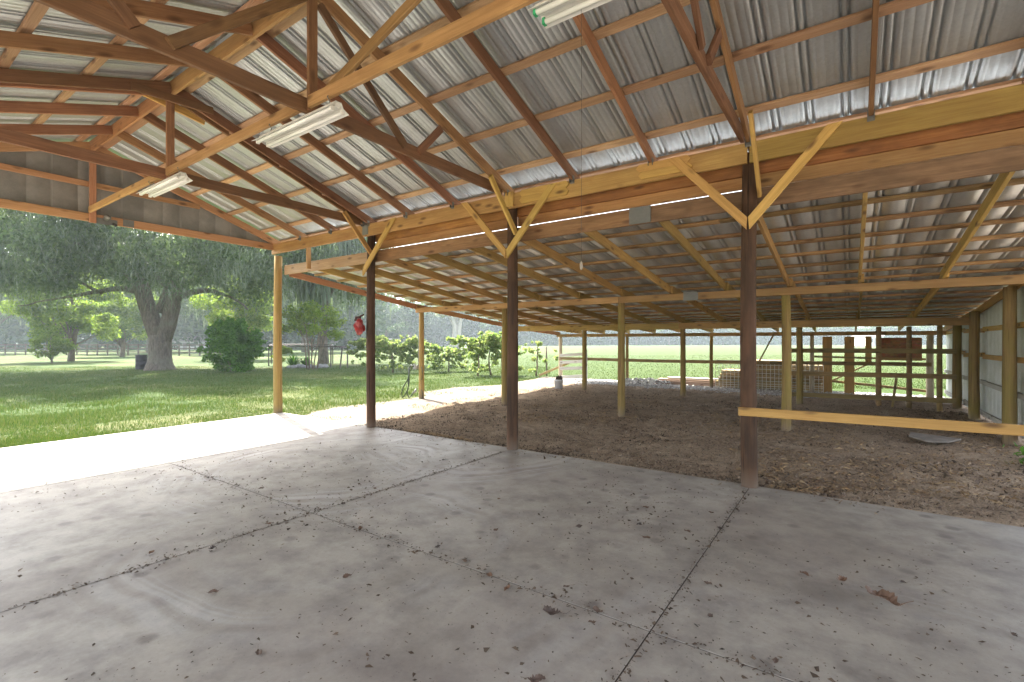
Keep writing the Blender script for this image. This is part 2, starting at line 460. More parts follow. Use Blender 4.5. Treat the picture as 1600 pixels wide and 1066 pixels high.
M['grit'] = soil('joint_grit', (.05,.038,.03), (.10,.08,.062), (.075,.055,.042), 2.0, .01)
def leafmat(name, cols, trans=.5, rough=.55):
    t = NT(name); v = t.attr('var')
    n = len(cols)
    base = t.ramp(v, [(i/(n-1), c) for i, c in enumerate(cols)])
    d = t.node('ShaderNodeBsdfPrincipled'); t.l.new(base, d.inputs['Base Color']); d.inputs['Roughness'].default_value = rough
    d.inputs['Specular IOR Level'].default_value = .25
    tr = t.node('ShaderNodeBsdfTranslucent')
    tc = t.mix(1.0, base, (1.15,1.25,.75), 'MULTIPLY'); t.l.new(tc, tr.inputs['Color'])
    mx = t.node('ShaderNodeMixShader'); mx.inputs[0].default_value = trans
    t.l.new(d.outputs[0], mx.inputs[1]); t.l.new(tr.outputs[0], mx.inputs[2])
    return t.finish(mx.outputs[0])
M['oak_leaf'] = leafmat('oak_leaf', [(.075,.115,.06),(.12,.165,.09),(.155,.20,.11),(.115,.15,.095)], .6)
M['moss'] = leafmat('hanging_moss', [(.11,.14,.105),(.15,.185,.14),(.20,.235,.18),(.13,.16,.12)], .35, .8)
M['bright_leaf'] = leafmat('young_leaf', [(.095,.155,.028),(.15,.215,.04),(.235,.285,.06),(.125,.18,.036)], .58)
M['bush_leaf'] = leafmat('bush_leaf', [(.05,.13,.018),(.085,.195,.03),(.13,.25,.045),(.065,.15,.025)], .55)
M['vine_leaf'] = leafmat('vine_leaf', [(.12,.185,.055),(.18,.25,.085),(.33,.34,.17),(.23,.275,.11)], .58)
M['far_leaf'] = leafmat('far_leaf', [(.04,.08,.035),(.07,.115,.05),(.105,.15,.065),(.055,.09,.042)], .35)
M['pale_leaf'] = leafmat('pale_leaf', [(.16,.19,.13),(.22,.25,.18),(.28,.30,.22),(.18,.21,.15)], .35)
M['grass'] = leafmat('grass_blade', [(.034,.070,.010),(.050,.092,.015),(.078,.112,.025),(.14,.135,.06)], .35)
M['pasture'] = leafmat('pasture_blade', [(.042,.07,.014),(.058,.085,.021),(.085,.10,.034),(.05,.076,.017)], .35)
M['litter'] = leafmat('dead_litter', [(.06,.042,.03),(.11,.077,.054),(.17,.12,.085),(.085,.062,.046)], .1, .7)
M['chips'] = leafmat('mulch_chips', [(.065,.044,.032),(.22,.16,.115),(.42,.33,.24),(.12,.082,.058)], .05, .8)
M['straw'] = leafmat('dry_straw', [(.27,.17,.09),(.40,.27,.15),(.50,.36,.21),(.20,.125,.07)], .1, .7)
M['pebble'] = leafmat('pale_pebbles', [(.35,.33,.31),(.55,.53,.50),(.70,.69,.66),(.25,.23,.21)], .0, .8)

def leaf_dry():
    t = NT('dry_oak_leaf'); oc = t.coord(); r = t.rnd()
    n = t.noise(oc, 30, 4, .6)
    c = t.mix(n, (.075,.04,.026), (.19,.112,.07))
    hv = t.node('ShaderNodeHueSaturation'); t.l.new(c, hv.inputs['Color'])
    t.set(hv.inputs['Value'], t.math('ADD', t.math('MULTIPLY', r, .8), .6)); t.set(hv.inputs['Saturation'], t.math('ADD', t.math('MULTIPLY', r, .5), .55))
    return t.finish(t.principled(hv.outputs[0], .6, 0, t.bump(n, .4, .003), .3))
M['dry_leaf'] = leaf_dry()

def bark(name, a, b):
    t = NT(name); oc = t.coord()
    n = t.noise(t.mapping(oc, (5, 5, 1.2)), 2.2, 6, .7, .5); v = t.vor(t.mapping(oc, (7,7,2)), 1.3, 'F1')
    c = t.mix(t.ramp(n, [(.3,0),(.7,1)]), a, b)
    c = t.mix(t.ramp(t.noise(oc, 1.1, 4, .6), [(.5,0),(.7,.5)]), c, (.20,.21,.16))
    return t.finish(t.principled(c, .9, 0, t.bump(t.math('ADD', n, v), 1.0, .06), .15))
M['bark'] = bark('oak_bark', (.075,.06,.05), (.22,.185,.15))
M['bark_pale'] = bark('pale_bark', (.34,.30,.27), (.58,.53,.48))
M['bark_thin'] = bark('thin_bark', (.11,.08,.06), (.25,.19,.14))

# ------------------------------------------------------------------ ground
ZG = -0.08
def sheet(name, poly, z, mat, kind='structure'):
    m = MB(); m.add([(x, y, z) for x, y in poly], [tuple(range(len(poly)))])
    o = m.build(name, mat); tag(o, kind=kind); return o

lawn = sheet('lawn', [(-600,-600),(600,-600),(600,600),(-600,600)], ZG, M['lawn'])
tag(lawn, 'green lawn running out to the pale pasture', 'ground')

def vnoise(x, y, s, seed=0):
    """cheap smooth value noise on arrays"""
    r = np.random.default_rng(seed); G = r.random((64, 64))
    u = np.asarray(x)*s + 1000; v = np.asarray(y)*s + 1000
    i = np.floor(u).astype(int); j = np.floor(v).astype(int); a = u-i; b = v-j
    a = a*a*(3-2*a); b = b*b*(3-2*b)
    g = lambda p, q: G[p % 64, q % 64]
    return (g(i,j)*(1-a)+g(i+1,j)*a)*(1-b) + (g(i,j+1)*(1-a)+g(i+1,j+1)*a)*b

def dirt_left(y):      # mulch boundary on the path side
    y = np.asarray(y, float)
    return np.interp(y, [0, .6, 2.6, 5, 7, 9, 11.2, 14], [3.0, 2.55, 2.25, 1.75, 1.2, 1.3, 2.0, 3.0])
def dirt_h(x, y):
    h = .055*(vnoise(x,y,.55,1)-.5) + .06*(vnoise(x,y,2.1,2)-.5) + .05*(vnoise(x,y,6.5,3)-.5) + .022*(vnoise(x,y,15,4)-.5)
    # banked ridge in front of the pen
    h = h + .13*np.exp(-(((np.asarray(x)-11.0)/1.5)**2 + ((np.asarray(y)-7.8)/.8)**2))
    z = np.maximum(-.028 + h, -.062); w = np.exp(-(np.abs(np.asarray(y)-.1)/.13)**1.5)
    return z*(1-w) - .004*w
def height_grid(name, x0, x1, y0, y1, st, mat, hf, mask):
    nx, ny = int((x1-x0)/st)+1, int((y1-y0)/st)+1
    X, Y = np.meshgrid(np.linspace(x0,x1,nx), np.linspace(y0,y1,ny))
    jx = (RNG.random(X.shape)-.5)*st*.5; jy = (RNG.random(X.shape)-.5)*st*.5
    jx[:, [0,-1]] = 0; jy[[0,-1], :] = 0
    X = X+jx; Y = Y+jy
    Z = hf(X, Y); mk = mask(X, Y)
    idx = np.arange(nx*ny).reshape(ny, nx)
    F = np.stack([idx[:-1,:-1], idx[:-1,1:], idx[1:,1:], idx[1:,:-1]], -1).reshape(-1,4)
    keep = (mk.ravel()[F] > 0).all(1)
    F = F[keep]
    used, inv = np.unique(F.ravel(), return_inverse=True)
    V = np.stack([X.ravel(), Y.ravel(), Z.ravel()], -1)[used]
    o = link(name, mesh_np(name, V, inv.reshape(-1,4), True), mat)
    return tag(o, kind='structure')
dirt_mask = lambda x, y: ((x > dirt_left(y) + .5*(vnoise(x,y,1.6,9)-.5)) & (y < 11.0 + .5*(vnoise(x,y,1.0,8)-.5))).astype(int)
d_o = height_grid('dirt_floor', 1.0, 16.0, .105, 11.6, .055, M['dirt'], dirt_h, dirt_mask)
tag(d_o, 'brown mulch dirt floor under the lean-to roof', 'dirt')
# sandy drip-line path between the lawn and the mulch
def path_left(y):
    return np.interp(np.asarray(y, float), [0, .3, 2.8, 7.3, 9.7, 15, 20], [.3, .35, .03, -1.3, -.6, -1.6, -1.5])
sand_mask = lambda x, y: ((x > path_left(y) + .9*(vnoise(x,y,1.1,19)-.5)) & (x < 5.0)).astype(int)
s_o = height_grid('sandy_path', -2.6, 5.2, .105, 13.6, .09, M['sand'], lambda x,y: -.069+.012*(vnoise(x,y,1.5,5)-.5), sand_mask)
tag(s_o, 'pale sandy path along the drip line', 'path')
g_mask = lambda x, y: ((y > 10.6 + .4*(vnoise(x,y,1.2,21)-.5)) & (y < 13.2 + .9*(vnoise(x,y,.9,22)-.5)) & (x > .6) & (x < 13.5)).astype(int)
g_o = height_grid('gravel_strip', .4, 14, 10.3, 13.9, .07, M['gravel'], lambda x,y: -.052+.03*(vnoise(x,y,3,6)-.5), g_mask)
tag(g_o, 'pale gravel strip along the back of the lean-to', 'gravel')

# concrete slab in sawn panels, 3.2 m module
bounce_ground = None
for nm_, poly in (('added_bounce_ground', [(-8,-48),(48,-48),(48,-9.64),(-8,-9.64)]), ('added_bounce_ground', [(16.04,-9.64),(48,-9.64),(48,12),(16.04,12)])):
    tag(sheet(nm_, poly, -.072, M['bounce_ground']), 'added unseen pale sand and shell drive in front of the barn', 'bounce_ground')  # added pale ground out of view, bounces sunlight up into the barn
slab = thing('concrete_slab', (0,0,0), 'grey concrete slab floor in sawn panels', 'floor'); slab['kind'] = 'structure'
xs = [.10, 3.2, 6.4, 9.6, 12.8, 16.0]; ys = [-9.6, -6.4, -3.2, .10]
g = .004
for i in range(len(xs)-1):
    for j in range(len(ys)-1):
        m = MB(); x0, x1 = xs[i]+(g if i else 0), xs[i+1]-g; y0, y1 = ys[j]+g, ys[j+1]-(g if j < 2 else 0)
        c = .0025
        m.add([(x0,y0,-.15),(x1,y0,-.15),(x1,y1,-.15),(x0,y1,-.15),(x0,y0,-c),(x1,y0,-c),(x1,y1,-c),(x0,y1,-c),
               (x0+c,y0+c,0),(x1-c,y0+c,0),(x1-c,y1-c,0),(x0+c,y1-c,0)],
              [(0,3,2,1),(0,1,5,4),(1,2,6,5),(2,3,7,6),(3,0,4,7),(4,5,9,8),(5,6,10,9),(6,7,11,10),(7,4,8,11),(8,9,10,11)])
        m.build('slab_panel', M['concrete'], slab)
m = MB()
for x in xs[1:-1]: m.box(x-g-.001,-9.55,-.05,x+g+.001,.07,-.0035)
for y in ys[1:-1]: m.box(.12,y-g-.001,-.051,15.95,y+g+.001,-.004)
m.build('joint_grit', M['grit'], slab)
m = MB(); m.box(.12,-9.58,-.2,15.98,.085,-.052); m.build('slab_base', M['slab_under'], slab)

# ------------------------------------------------------------------ pole barn
barn = thing('pole_barn', (0,0,0), 'open pole barn with timber trusses and galvanised metal roof', 'barn')
BAY = 3.2; RS = BAY/3; YR = -3.2; EAVE = 3.74; SL = .345
def zr(y): return EAVE - SL*(y+.05)             # underside of the rafters, lean-to side
def mir(y): return 2*YR - y
P_R = .08
for i in range(5):
    mt = M['post_tan'] if i == 0 else M['post_dark']
    pole('post', i*BAY, .05, -.3, 3.66 if i else 3.5, .088 if i == 0 else P_R, mt, barn, bow=.02)
for i in range(5):
    pole('post', i*BAY, mir(.05), -.3, 3.6, P_R, M['post_dark'], barn, bow=.02)
pole('post', 16.0, .05, -.3, 3.66, P_R, M['post_dark'], barn)
XE = 16.0
# eave beams (front board and its twin behind the posts)
for i in range(5):
    a, b = i*BAY + (.012 if i else -.06), (i+1)*BAY - .012
    mt = M['beam'] if i < 3 else M['green']
    beam('eave_beam', (a,-.05,3.64), (b,-.05,3.64), .04, .22, mt, barn)
    if i >= 1:
        beam('rear_beam', (a,.15,3.555), (b,.15,3.555), .04, .205, M['rear'], barn)
        zt0 = 3.322 if i < 3 else 3.315
        beam('trim_board', (a,.20,(zt0+3.47)/2), (b,.20,(zt0+3.47)/2), .035, 3.47-zt0, M['beam'] if i < 3 else M['tie'], barn)
    beam('eave_beam', (a,mir(-.05),3.64), (b,mir(-.05),3.64), .04, .22, M['beam'], barn)
beam('blocking', (1.3,-.03,3.10), (1.3,-.03,3.535), .045, .09, M['beam'], barn, up=(0,1,0))
# joint cover plates with clipped ends
def clip_plate(xa, xb, z0, z1):
    m = MB(); c = (z1-z0)*.45; y0, y1 = -.094, -.073
    pr = [(xa+c,z0),(xb-c,z0),(xb,(z0+z1)/2),(xb-c,z1),(xa+c,z1),(xa,(z0+z1)/2)]
    vs = [(x,y0,z) for x,z in pr] + [(x,y1,z) for x,z in pr]; n = 6
    m.add(vs, [tuple(range(n)), tuple(range(2*n-1,n-1,-1))] + [(i, i+n, (i+1)%n+n, (i+1)%n) for i in range(n)])
    m.build('splice_plate', M['brace'], barn)
clip_plate(6.62, 7.42, 3.66, 3.755); clip_plate(6.62, 7.42, 3.565, 3.658)
clip_plate(8.35, 9.0, 3.66, 3.75); clip_plate(8.38, 9.02, 3.57, 3.658)
beam('splice_block', (6.44,-.086,3.55), (6.44,-.086,3.76), .028, .14, M['brace'], barn, up=(1,0,0))
m = MB(); m.box(3.10,-.077,3.56,3.26,-.0705,3.74); m.build('splice_plate', M['bracket'], barn)

# rafters, both slopes, with hurricane clips at the eave
for k in range(0, 16):
    x = k*RS
    xo = [x] if k != 3 else [x-.07, x+.07]           # the truss at the second post has a doubled rafter
    for xx in xo:
        for side in (0, 1):
            f = (lambda y: y) if side == 0 else mir
            y0, y1 = .10, YR + .021
            mt = M['gable'] if k == 0 else M['rafter']
            a = Vector((xx, f(y0), zr(y0)+.07)); b = Vector((xx, f(y1), zr(y1)+.07))
            beam('rafter', a, b, .04, .135, mt, barn, warp=.006)
            if side == 0 and k:
                m = MB(); m.box(xx-.030,-.078,3.70,xx+.030,-.0715,3.775); m.box(xx-.0285,-.115,3.715,xx-.0235,-.0715,3.80); m.box(xx+.0235,-.115,3.715,xx+.0285,-.0715,3.80)
                m.build('rafter_clip', M['bracket'], barn)
for q in range(3):
    y = -.9 - .75*q
    beam('spacer_block', (3.2-.048,y,zr(y)+.07), (3.2+.048,y,zr(y)+.07), .09, .05, M['purlin'], barn)
# purlins on top of the rafters
def slope_frame(side):
    n = Vector((0, SL if side == 0 else -SL, 1)).normalized(); return n
for side in (0, 1):
    f = (lambda y: y) if side == 0 else mir
    for y in (.14, -.30, -.98, -1.66, -2.34, -3.03):
        cuts = [-.22, 4.29, 8.55, 12.81, 16.2] if int(abs(y)*10) % 2 else [-.22, 3.22, 7.48, 11.75, 16.2]
        for a, b in zip(cuts[:-1], cuts[1:]):
            z = zr(y) + .135*math.sqrt(1+SL*SL) + .004 + .019*math.sqrt(1+SL*SL)
            beam('purlin', (a+.004, f(y), z), (b-.004, f(y), z), .092, .036, M['purlin'], barn, up=slope_frame(side), warp=.006)
# ridge board
for a, b in ((-.2,3.19),(3.21,6.39),(6.41,9.59),(9.61,12.79),(12.81,16.1)):
    beam('ridge_board', (a,YR,zr(YR)+.065), (b,YR,zr(YR)+.065), .036, .19, M['tie'], barn)

# ribbed metal sheets
def rib_profile(W, minor=True, lap=False):
    """(u, h) across one sheet: two trapezoid ribs close together every third of the width, fine flutes between"""
    pts = [(0, 0)]
    pitch = W/3
    for k in range(3):
        u = k*pitch
        pts += [(u+.010,.0),(u+.015,.036),(u+.033,.036),(u+.038,0), (u+.070,0),(u+.075,.036),(u+.093,.036),(u+.098,0)]
        if minor:
            for q in (.48, .70, .92):
                c = u + pitch*q - .005
                pts += [(c-.010,0),(c-.004,.003),(c+.004,.003),(c+.010,0)]
    pts += [(W+.010,.0),(W+.015,.036),(W+.033,.036),(W+.038,0),(W+.055,0)] if lap else [(W, 0)]
    return pts
def sheet_mesh(name, prof, L, seg=1, th=0.0):
    n = len(prof); V = []; 
    for j in range(seg+1):
        for (u, h) in prof: V.append((u, L*j/seg, h))
    F = [(j*n+i, j*n+i+1, (j+1)*n+i+1, (j+1)*n+i) for j in range(seg) for i in range(n-1)]
    return mesh_np(name, np.array(V), np.array(F))
PW = .915
prof_main = rib_profile(PW, True, True)
ytop, ybot = YR+.03, .42
Lm = (ybot-ytop)*math.sqrt(1+SL*SL)
me_roof = sheet_mesh('roof_panel', prof_main, Lm, 2)
me_roof.materials.append(M['roof_metal'])
ZS = (.135+.036)*math.sqrt(1+SL*SL) + .010
for k in range(18):
    for side in (0, 1):
        x0 = -.26 + k*PW
        f = 1 if side == 0 else -1
        # local u -> +x, v -> down slope, h -> outward
        dv = Vector((0, f, -SL)).normalized(); du = Vector((1,0,0)); dn = du.cross(dv)
        if side == 1: du = Vector((-1,0,0)); dn = du.cross(dv)
        MM = Matrix((du, dv, dn)).transposed().to_4x4()
        yt = ytop if side == 0 else mir(ytop)
        MM.translation = Vector((x0 if side == 0 else x0+PW, yt, zr(ytop)+ZS + .002*(k % 2)))
        link('roof_panel', me_roof, None, barn, MM)
# ridge cap
m = MB(); zc = zr(YR)+ZS+.03
m.add([(-.26,YR-.16,zc-.055),(XE+.3,YR-.16,zc-.055),(XE+.3,YR,zc),(-.26,YR,zc),(-.26,YR+.16,zc-.055),(XE+.3,YR+.16,zc-.055)],[(0,1,2,3),(3,2,5,4)])
m.build('ridge_cap', M['roof_metal'], barn)

# trusses
def truss(x, full, gable=False):
    zb, zt = (3.615, 3.75) if gable else (3.715, 3.855)
    mt = M['gable'] if gable else M['chord']; zc = (zb+zt)/2; d = zt-zb
    ya, yb = -.075, YR
    cx = x if not gable else x
    o = .04 if not gable else 0
    beam('truss_chord', (x-o, ya-.10 if not gable else -.075, zc), (x-o, yb+.003, zc), .04, d, mt, barn, warp=.012)
    beam('truss_chord', (x-o, yb-.003, zc), (x-o, mir(ya)+.1, zc), .04, d, mt, barn, warp=.012)
    beam('king_post', (x+(.045 if gable else .0), YR-.0, zb-.02 if gable else zb+.02), (x+(.045 if gable else .0), YR, zr(YR)-.035), .04, .09, M['gable'] if gable else M['rafter'], barn, up=(0,1,0))
    if full:
        for f in (lambda y: y, mir):
            beam('truss_web', (x+.001, f(YR+.07), zr(YR)-.05), (x+.001, f(-2.05), 3.79), .036, .088, M['chord'], barn, up=(0,.5,1))
            beam('truss_web', (x-.001, f(-1.84), 3.80), (x-.001, f(-1.47), 4.20), .036, .088, M['chord'], barn, up=(0,.5,1))
truss(0, False, True); truss(BAY, False)
for i in (2, 3, 4): truss(i*BAY, True)
# collar boards nailed beside the second truss
beam('collar_board', (3.11, -3.68, zr(-3.2)-.01), (3.11,-2.75, zr(-3.2)-.16), .03, .10, M['brace'], barn)
beam('collar_board', (3.29, -3.65, zr(-3.2)-.10), (3.29,-2.72, zr(-3.2)-.05), .03, .10, M['chord'], barn)
# ties along the barn from king post to king post
for i in range(5):
    a, b = i*BAY + (.07 if i == 0 else .03), (i+1)*BAY - .03
    beam('tie_beam', (a, YR-.045, 3.80), (b, YR-.045, 3.80), .038, .10 if i != 2 else .11, M['tie'], barn, warp=.01)
beam('ridge_brace', (6.46, YR+.045, 3.86), (9.3, YR+.045, 4.80), .036, .09, M['tie'], barn)
# V braces on the posts
def vbrace(i, left=True, right=True, cross=True):
    x = i*BAY; y = -.094
    if left:  beam('knee_brace', (x-.01, y, 2.87), (x-.80, y, 3.745), .036, .095, M['brace'], barn, up=(1,0,1), cut0=.045, cut1=-.045)
    if right: beam('knee_brace', (x+.01 if left else x-.06, y-.0005, 2.87), (x+.78, y-.0005, 3.745), .036, .095, M['brace'], barn, up=(-1,0,1), cut0=.045, cut1=-.045)
    if cross: beam('knee_brace', (x+.105, -.01, 3.17), (x+.105, -.62, 3.84), .036, .085, M['brace'], barn, up=(0,1,1))
vbrace(1, left=False); vbrace(2); vbrace(3); vbrace(4)
# gable wall: ribbed siding panels, girt
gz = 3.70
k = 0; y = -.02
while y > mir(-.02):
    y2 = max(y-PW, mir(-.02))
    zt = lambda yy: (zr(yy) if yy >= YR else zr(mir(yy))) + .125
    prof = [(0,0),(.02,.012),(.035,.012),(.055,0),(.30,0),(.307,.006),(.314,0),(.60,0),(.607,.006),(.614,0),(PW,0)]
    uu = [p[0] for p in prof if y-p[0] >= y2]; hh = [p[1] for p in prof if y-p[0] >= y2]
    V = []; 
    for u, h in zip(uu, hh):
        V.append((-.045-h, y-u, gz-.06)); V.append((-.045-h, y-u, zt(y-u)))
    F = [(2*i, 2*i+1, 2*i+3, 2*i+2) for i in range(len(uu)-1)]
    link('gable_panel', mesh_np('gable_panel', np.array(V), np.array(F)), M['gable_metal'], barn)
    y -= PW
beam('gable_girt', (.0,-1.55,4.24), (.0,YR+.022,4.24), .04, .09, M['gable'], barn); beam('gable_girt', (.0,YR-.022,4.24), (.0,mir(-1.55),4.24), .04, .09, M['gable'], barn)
m = MB(); m.box(-.10,.10,3.15,-.075,.17,3.50); m.build('corner_trim', M['white_paint'], barn)
m = MB(); m.box(.0205,-2.78,3.622,.024,-2.62,3.745); m.build('splice_plate', M['bracket'], barn)

# ------------------------------------------------------------------ lean-to
lean = thing('lean_to', (0,0,0), 'low lean-to shed with metal roof on round posts over the dirt', 'shed')
YB = [.17, 4.15, 8.6, 12.4]; ZB = [3.10, 2.56, 2.13, 1.895]     # underside of rafters at the four supports
def zl(y): return float(np.interp(y, YB + [13.2], ZB + [1.85]))
XL, XR = .18, 12.72
for a, b in ((.10,3.19),(3.21,8.3),(8.304,12.78)):
    beam('ledger', (a,.155,3.19), (b,.155,3.19), .04, .21, M['purlin'] if a < 1 else M['ledger'] if a < 5 else M['ledger_dark'], lean)
m = MB(); m.box(8.18,.118,3.09,8.46,.1335,3.30); m.build('joist_plate', M['bracket'], lean)
for y, zb, zt, xr in ((4.15,2.42,2.555,12.7),(8.6,1.945,2.125,12.7),(12.35,1.77,1.89,12.7)):
    for a, b in ((.2,6.40),(6.41,xr)):
        beam('cross_beam', (a,y-.10,(zb+zt)/2), (b,y-.10,(zb+zt)/2), .04, zt-zb, M['tie'] if y < 5 else M['lean_rafter'], lean)
m = MB(); m.box(7.78,4.02,2.40,8.06,4.0285,2.57); m.build('joist_plate', M['bracket'], lean)
for k in range(13):
    x = .2 + k*RS*.978
    for s in range(3):
        y0, y1 = YB[s]+(.01 if s == 0 else -.15), YB[s+1]+.12
        z0 = np.interp(y0, [YB[s],YB[s+1]], [ZB[s],ZB[s+1]]) if True else 0
        sl2 = (ZB[s+1]-ZB[s])/(YB[s+1]-YB[s])
        z0 = ZB[s] + sl2*(y0-YB[s]); z1 = ZB[s] + sl2*(y1-YB[s])
        xx = x + (.0 if s != 1 else .045) + random.uniform(-.008,.008)
        edge = -.05 if k == 0 else 0
        mt = M['gable'] if k == 0 else (M['brace'] if k in (11,) and s < 2 else M['lean_rafter'])
        beam('rafter', (xx,y0+.02,z0+.07+edge), (xx,y1,z1+.07+edge), .04, .14, mt, lean, warp=.006)
RT = .145
def zp(y): return zl(y) + RT + .012
y = .33
pys = []
while y < 13.0:
    pys.append(y); y += .61
for i, y in enumerate(pys):
    cuts = [.06, 4.4+.6*(i % 3), 8.6+.5*(i % 2), 12.9]
    for a, b in zip(cuts[:-1], cuts[1:]):
        dz = (zl(y+.1)-zl(y-.1))/.2
        beam('purlin', (a+.003,y,zp(y)+.019), (b-.003,y,zp(y)+.019), .09, .036, M['lean_purlin'], lean, up=(0,-dz,1), warp=.012)
# sheets follow the three spans
def lean_sheet(name):
    pr = rib_profile(PW, False, True); yy = [.235, 2.2, 4.15, 6.4, 8.6, 10.5, 12.4, 13.15]
    V = []; n = len(pr)
    for yv in yy:
        for u, h in pr: V.append((u, yv, zp(yv)+.040+h))
    F = [(j*n+i, j*n+i+1, (j+1)*n+i+1, (j+1)*n+i) for j in range(len(yy)-1) for i in range(n-1)]
    me = mesh_np(name, np.array(V), np.array(F)); me.materials.append(M['lean_metal']); return me
me_lean = lean_sheet('roof_panel')
for k in range(14):
    link('roof_panel', me_lean, None, lean, Matrix.Translation((.04+k*PW, 0, .002*(k % 2))))
# posts
for (x, y, r, mt) in ((.32,4.15,.075,'post_tan'),(3.3,4.15,.075,'post_brown'),(6.43,4.15,.078,'post_brown'),(9.55,4.15,.078,'post_brown')):
    pole('post', x, y, -.35, zl(y)-.005, r, M[mt], lean, bow=.02)
for (x, y) in ((3.33,8.6),(6.5,8.6),(9.42,8.7)):
    pole('post', x, y, -.35, zl(y)-.005, .075, M['post_brown'], lean, bow=.02)
for (x, y, r, mt) in ((.3,12.4,.08,'post_pale'),(3.3,12.4,.06,'post_brown'),(6.45,12.4,.06,'post_brown'),(9.5,12.4,.06,'post_pale'),(12.38,12.4,.085,'post_pale')):
    pole('post', x, y, -.35, zl(y)-.005, r, M[mt], lean, bow=.015)
for (x, y, r) in ((12.58,5.0,.085),(12.58,7.65,.085),(12.58,9.6,.085)):
    pole('post', x, y, -.35, zl(y)-.02, r, M['post_brown'], lean, bow=.012)
# metal side wall with girts
WX = 12.74
yy0 = 4.55
while yy0 < 12.5:
    V = []; pr = rib_profile(PW, True)
    for u, h in pr:
        yv = yy0+u
        if yv > 12.55: break
        V += [(WX+h, yv, .06), (WX+h, yv, zl(yv)+.10)]
    n = len(V)//2
    link('wall_panel', mesh_np('wall_panel', np.array(V), np.array([(2*i,2*i+2,2*i+3,2*i+1) for i in range(n-1)])), M['wall_metal'], lean)
    yy0 += PW
for zc in (1.84, 1.30, .74, .16):
    for a, b in ((4.6,7.6),(7.61,9.62),(9.63,12.5)):
        beam('girt', (WX-.035,a,zc+random.uniform(-.03,.03)), (WX-.035,b,zc+random.uniform(-.03,.03)), .036, .09, M['brace'] if zc > 1 else M['grey_wood'], lean, warp=.01)
beam('wall_rafter', (WX-.06,4.3,zl(4.3)+.03), (WX-.06,8.6,zl(8.6)+.03), .04, .14, M['brace'], lean); beam('wall_rafter', (WX-.06,8.61,zl(8.6)+.03), (WX-.06,12.5,zl(12.5)+.03), .04, .14, M['brace'], lean)
# leaning outer brace
beam('raking_brace', (7.95,12.25,.82), (8.45,12.25,1.86), .04, .11, M['fence'], lean, up=(0,1,0))

# ------------------------------------------------------------------ rails, pen, back of the lean-to
o = beam('fence_rail', (9.5,-.045,.83), (12.76,-.045,.86), .036, .092, M['rail']); tag(o, 'new orange-brown rail nailed across the dark posts beside the slab', 'rail')
pen = thing('pen_fence', (9.4,9.1,-.06), 'three-rail brown pen fence in front of the metal side wall', 'fence')
for x, z1, r in ((9.38,1.92,.06),(11.08,1.95,.06),(11.66,1.95,.055),(12.22,2.10,.055)):
    pole('fence_post', x, 9.18, -.3, z1, r, M['fence'], pen, n=10, bow=.008)
beam('stub_post', (11.33,9.12,-.1), (11.42,9.12,.70), .05, .10, M['fence'], pen, up=(0,1,0))
for za, zb in ((1.345,1.36),(.735,.78),(.175,.225)):
    beam('rail', (9.2,9.09,za), (12.5,9.09,zb), .036, .115, M['fence'], pen, warp=.012)
bk = thing('back_rail_fence', (6,12.2,-.06), 'long single-rail fence along the back of the lean-to', 'fence')
for (a,b,z0,z1) in ((.3,4.4,.86,.845),(4.41,8.3,.845,.88),(8.31,12.4,.88,.93)):
    beam('rail', (a,12.29,z0), (b,12.29,z1), .036, .115, M['fence'], bk, warp=.01)
beam('rail', (9.5,12.54,1.10), (12.3,12.54,1.07), .03, .06, M['fence'], bk, warp=.01)
o = beam('loose_pole', (10.0,12.72,.32), (12.32,12.66,.14), .05, .075, M['fence']); tag(o, 'dark loose pole running low behind the two tan planks', 'pole')
o = beam('leaning_stick', (9.95,12.80,.28), (11.05,12.82,.94), .03, .045, M['fence']); tag(o, 'thin dark stick slanting up behind the tan planks', 'stick')
for x, w, lb in ((9.90,.26,'left of two tall tan planks standing behind the pen'),(10.48,.26,'right of two tall tan planks standing behind the pen')):
    o = beam('tall_plank', (x,12.62,-.08), (x,12.62,1.74), w, .035, M['plank'], up=(0,1,0)); tag(o, lb, 'plank', 'tall tan planks')
m = MB(); m.box(11.15,12.60,1.02,12.22,12.618,1.70); o = m.build('chipboard_sheet', M['osb']); tag(o, 'rusty brown chipboard sheet fixed under the low eave', 'board')
o = beam('tan_post', (10.96,12.6,.95), (10.96,12.6,1.74), .16, .035, M['plank'], up=(0,1,0)); tag(o, 'short tan board hanging beside the chipboard sheet', 'board')
# wire panel
m = MB()
for k in range(27):
    x = 6.55+k*.125; m.tube([(x,12.52,-.05),(x,12.52,.93)], .007, 5)
for z in (0,.07,.14,.24,.36,.50,.64,.78,.92):
    m.tube([(6.55,12.512,z),(9.8,12.512,z)], .007, 5)
o = m.build('wire_panel', M['white_wire']); tag(o, 'white wire stock panel standing in front of the pallets', 'wire panel')

# pallets, three stacks
def pallet_src():
    t = thing('pallet', (0,0,0), '', 'pallet', 'pallets piled behind the wire panel')
    m = MB()
    for k in range(7):
        yv = -.5 + k*.155; m.box(-.6,yv,.1045,.6,yv+.12,.122)
    m.build('top_deck', M['pallet'], t)
    for yv in (-.5,-.02,.46): pass
    for xv in (-.6,-.02,.56):
        s = MB(); s.box(xv,-.5,.018,xv+.04,.53,.104); s.build('stringer', M['pallet'], t)
    m = MB()
    for k in (0,3,6):
        yv = -.5 + k*.155; m.box(-.6,yv,.0,.6,yv+.10,.017)
    m.build('bottom_deck', M['pallet'], t)
    return t
psrc = pallet_src(); first = True
def copy_tree(o):
    c = o.copy(); COL.objects.link(c)
    for ch in [x for x in bpy.data.objects if x.parent == o]:
        d = ch.copy(); COL.objects.link(d); d.parent = c
    return c
stacks = [(7.05,13.25,6,'left'),(8.15,13.22,8,'middle'),(9.25,13.28,7,'right')]
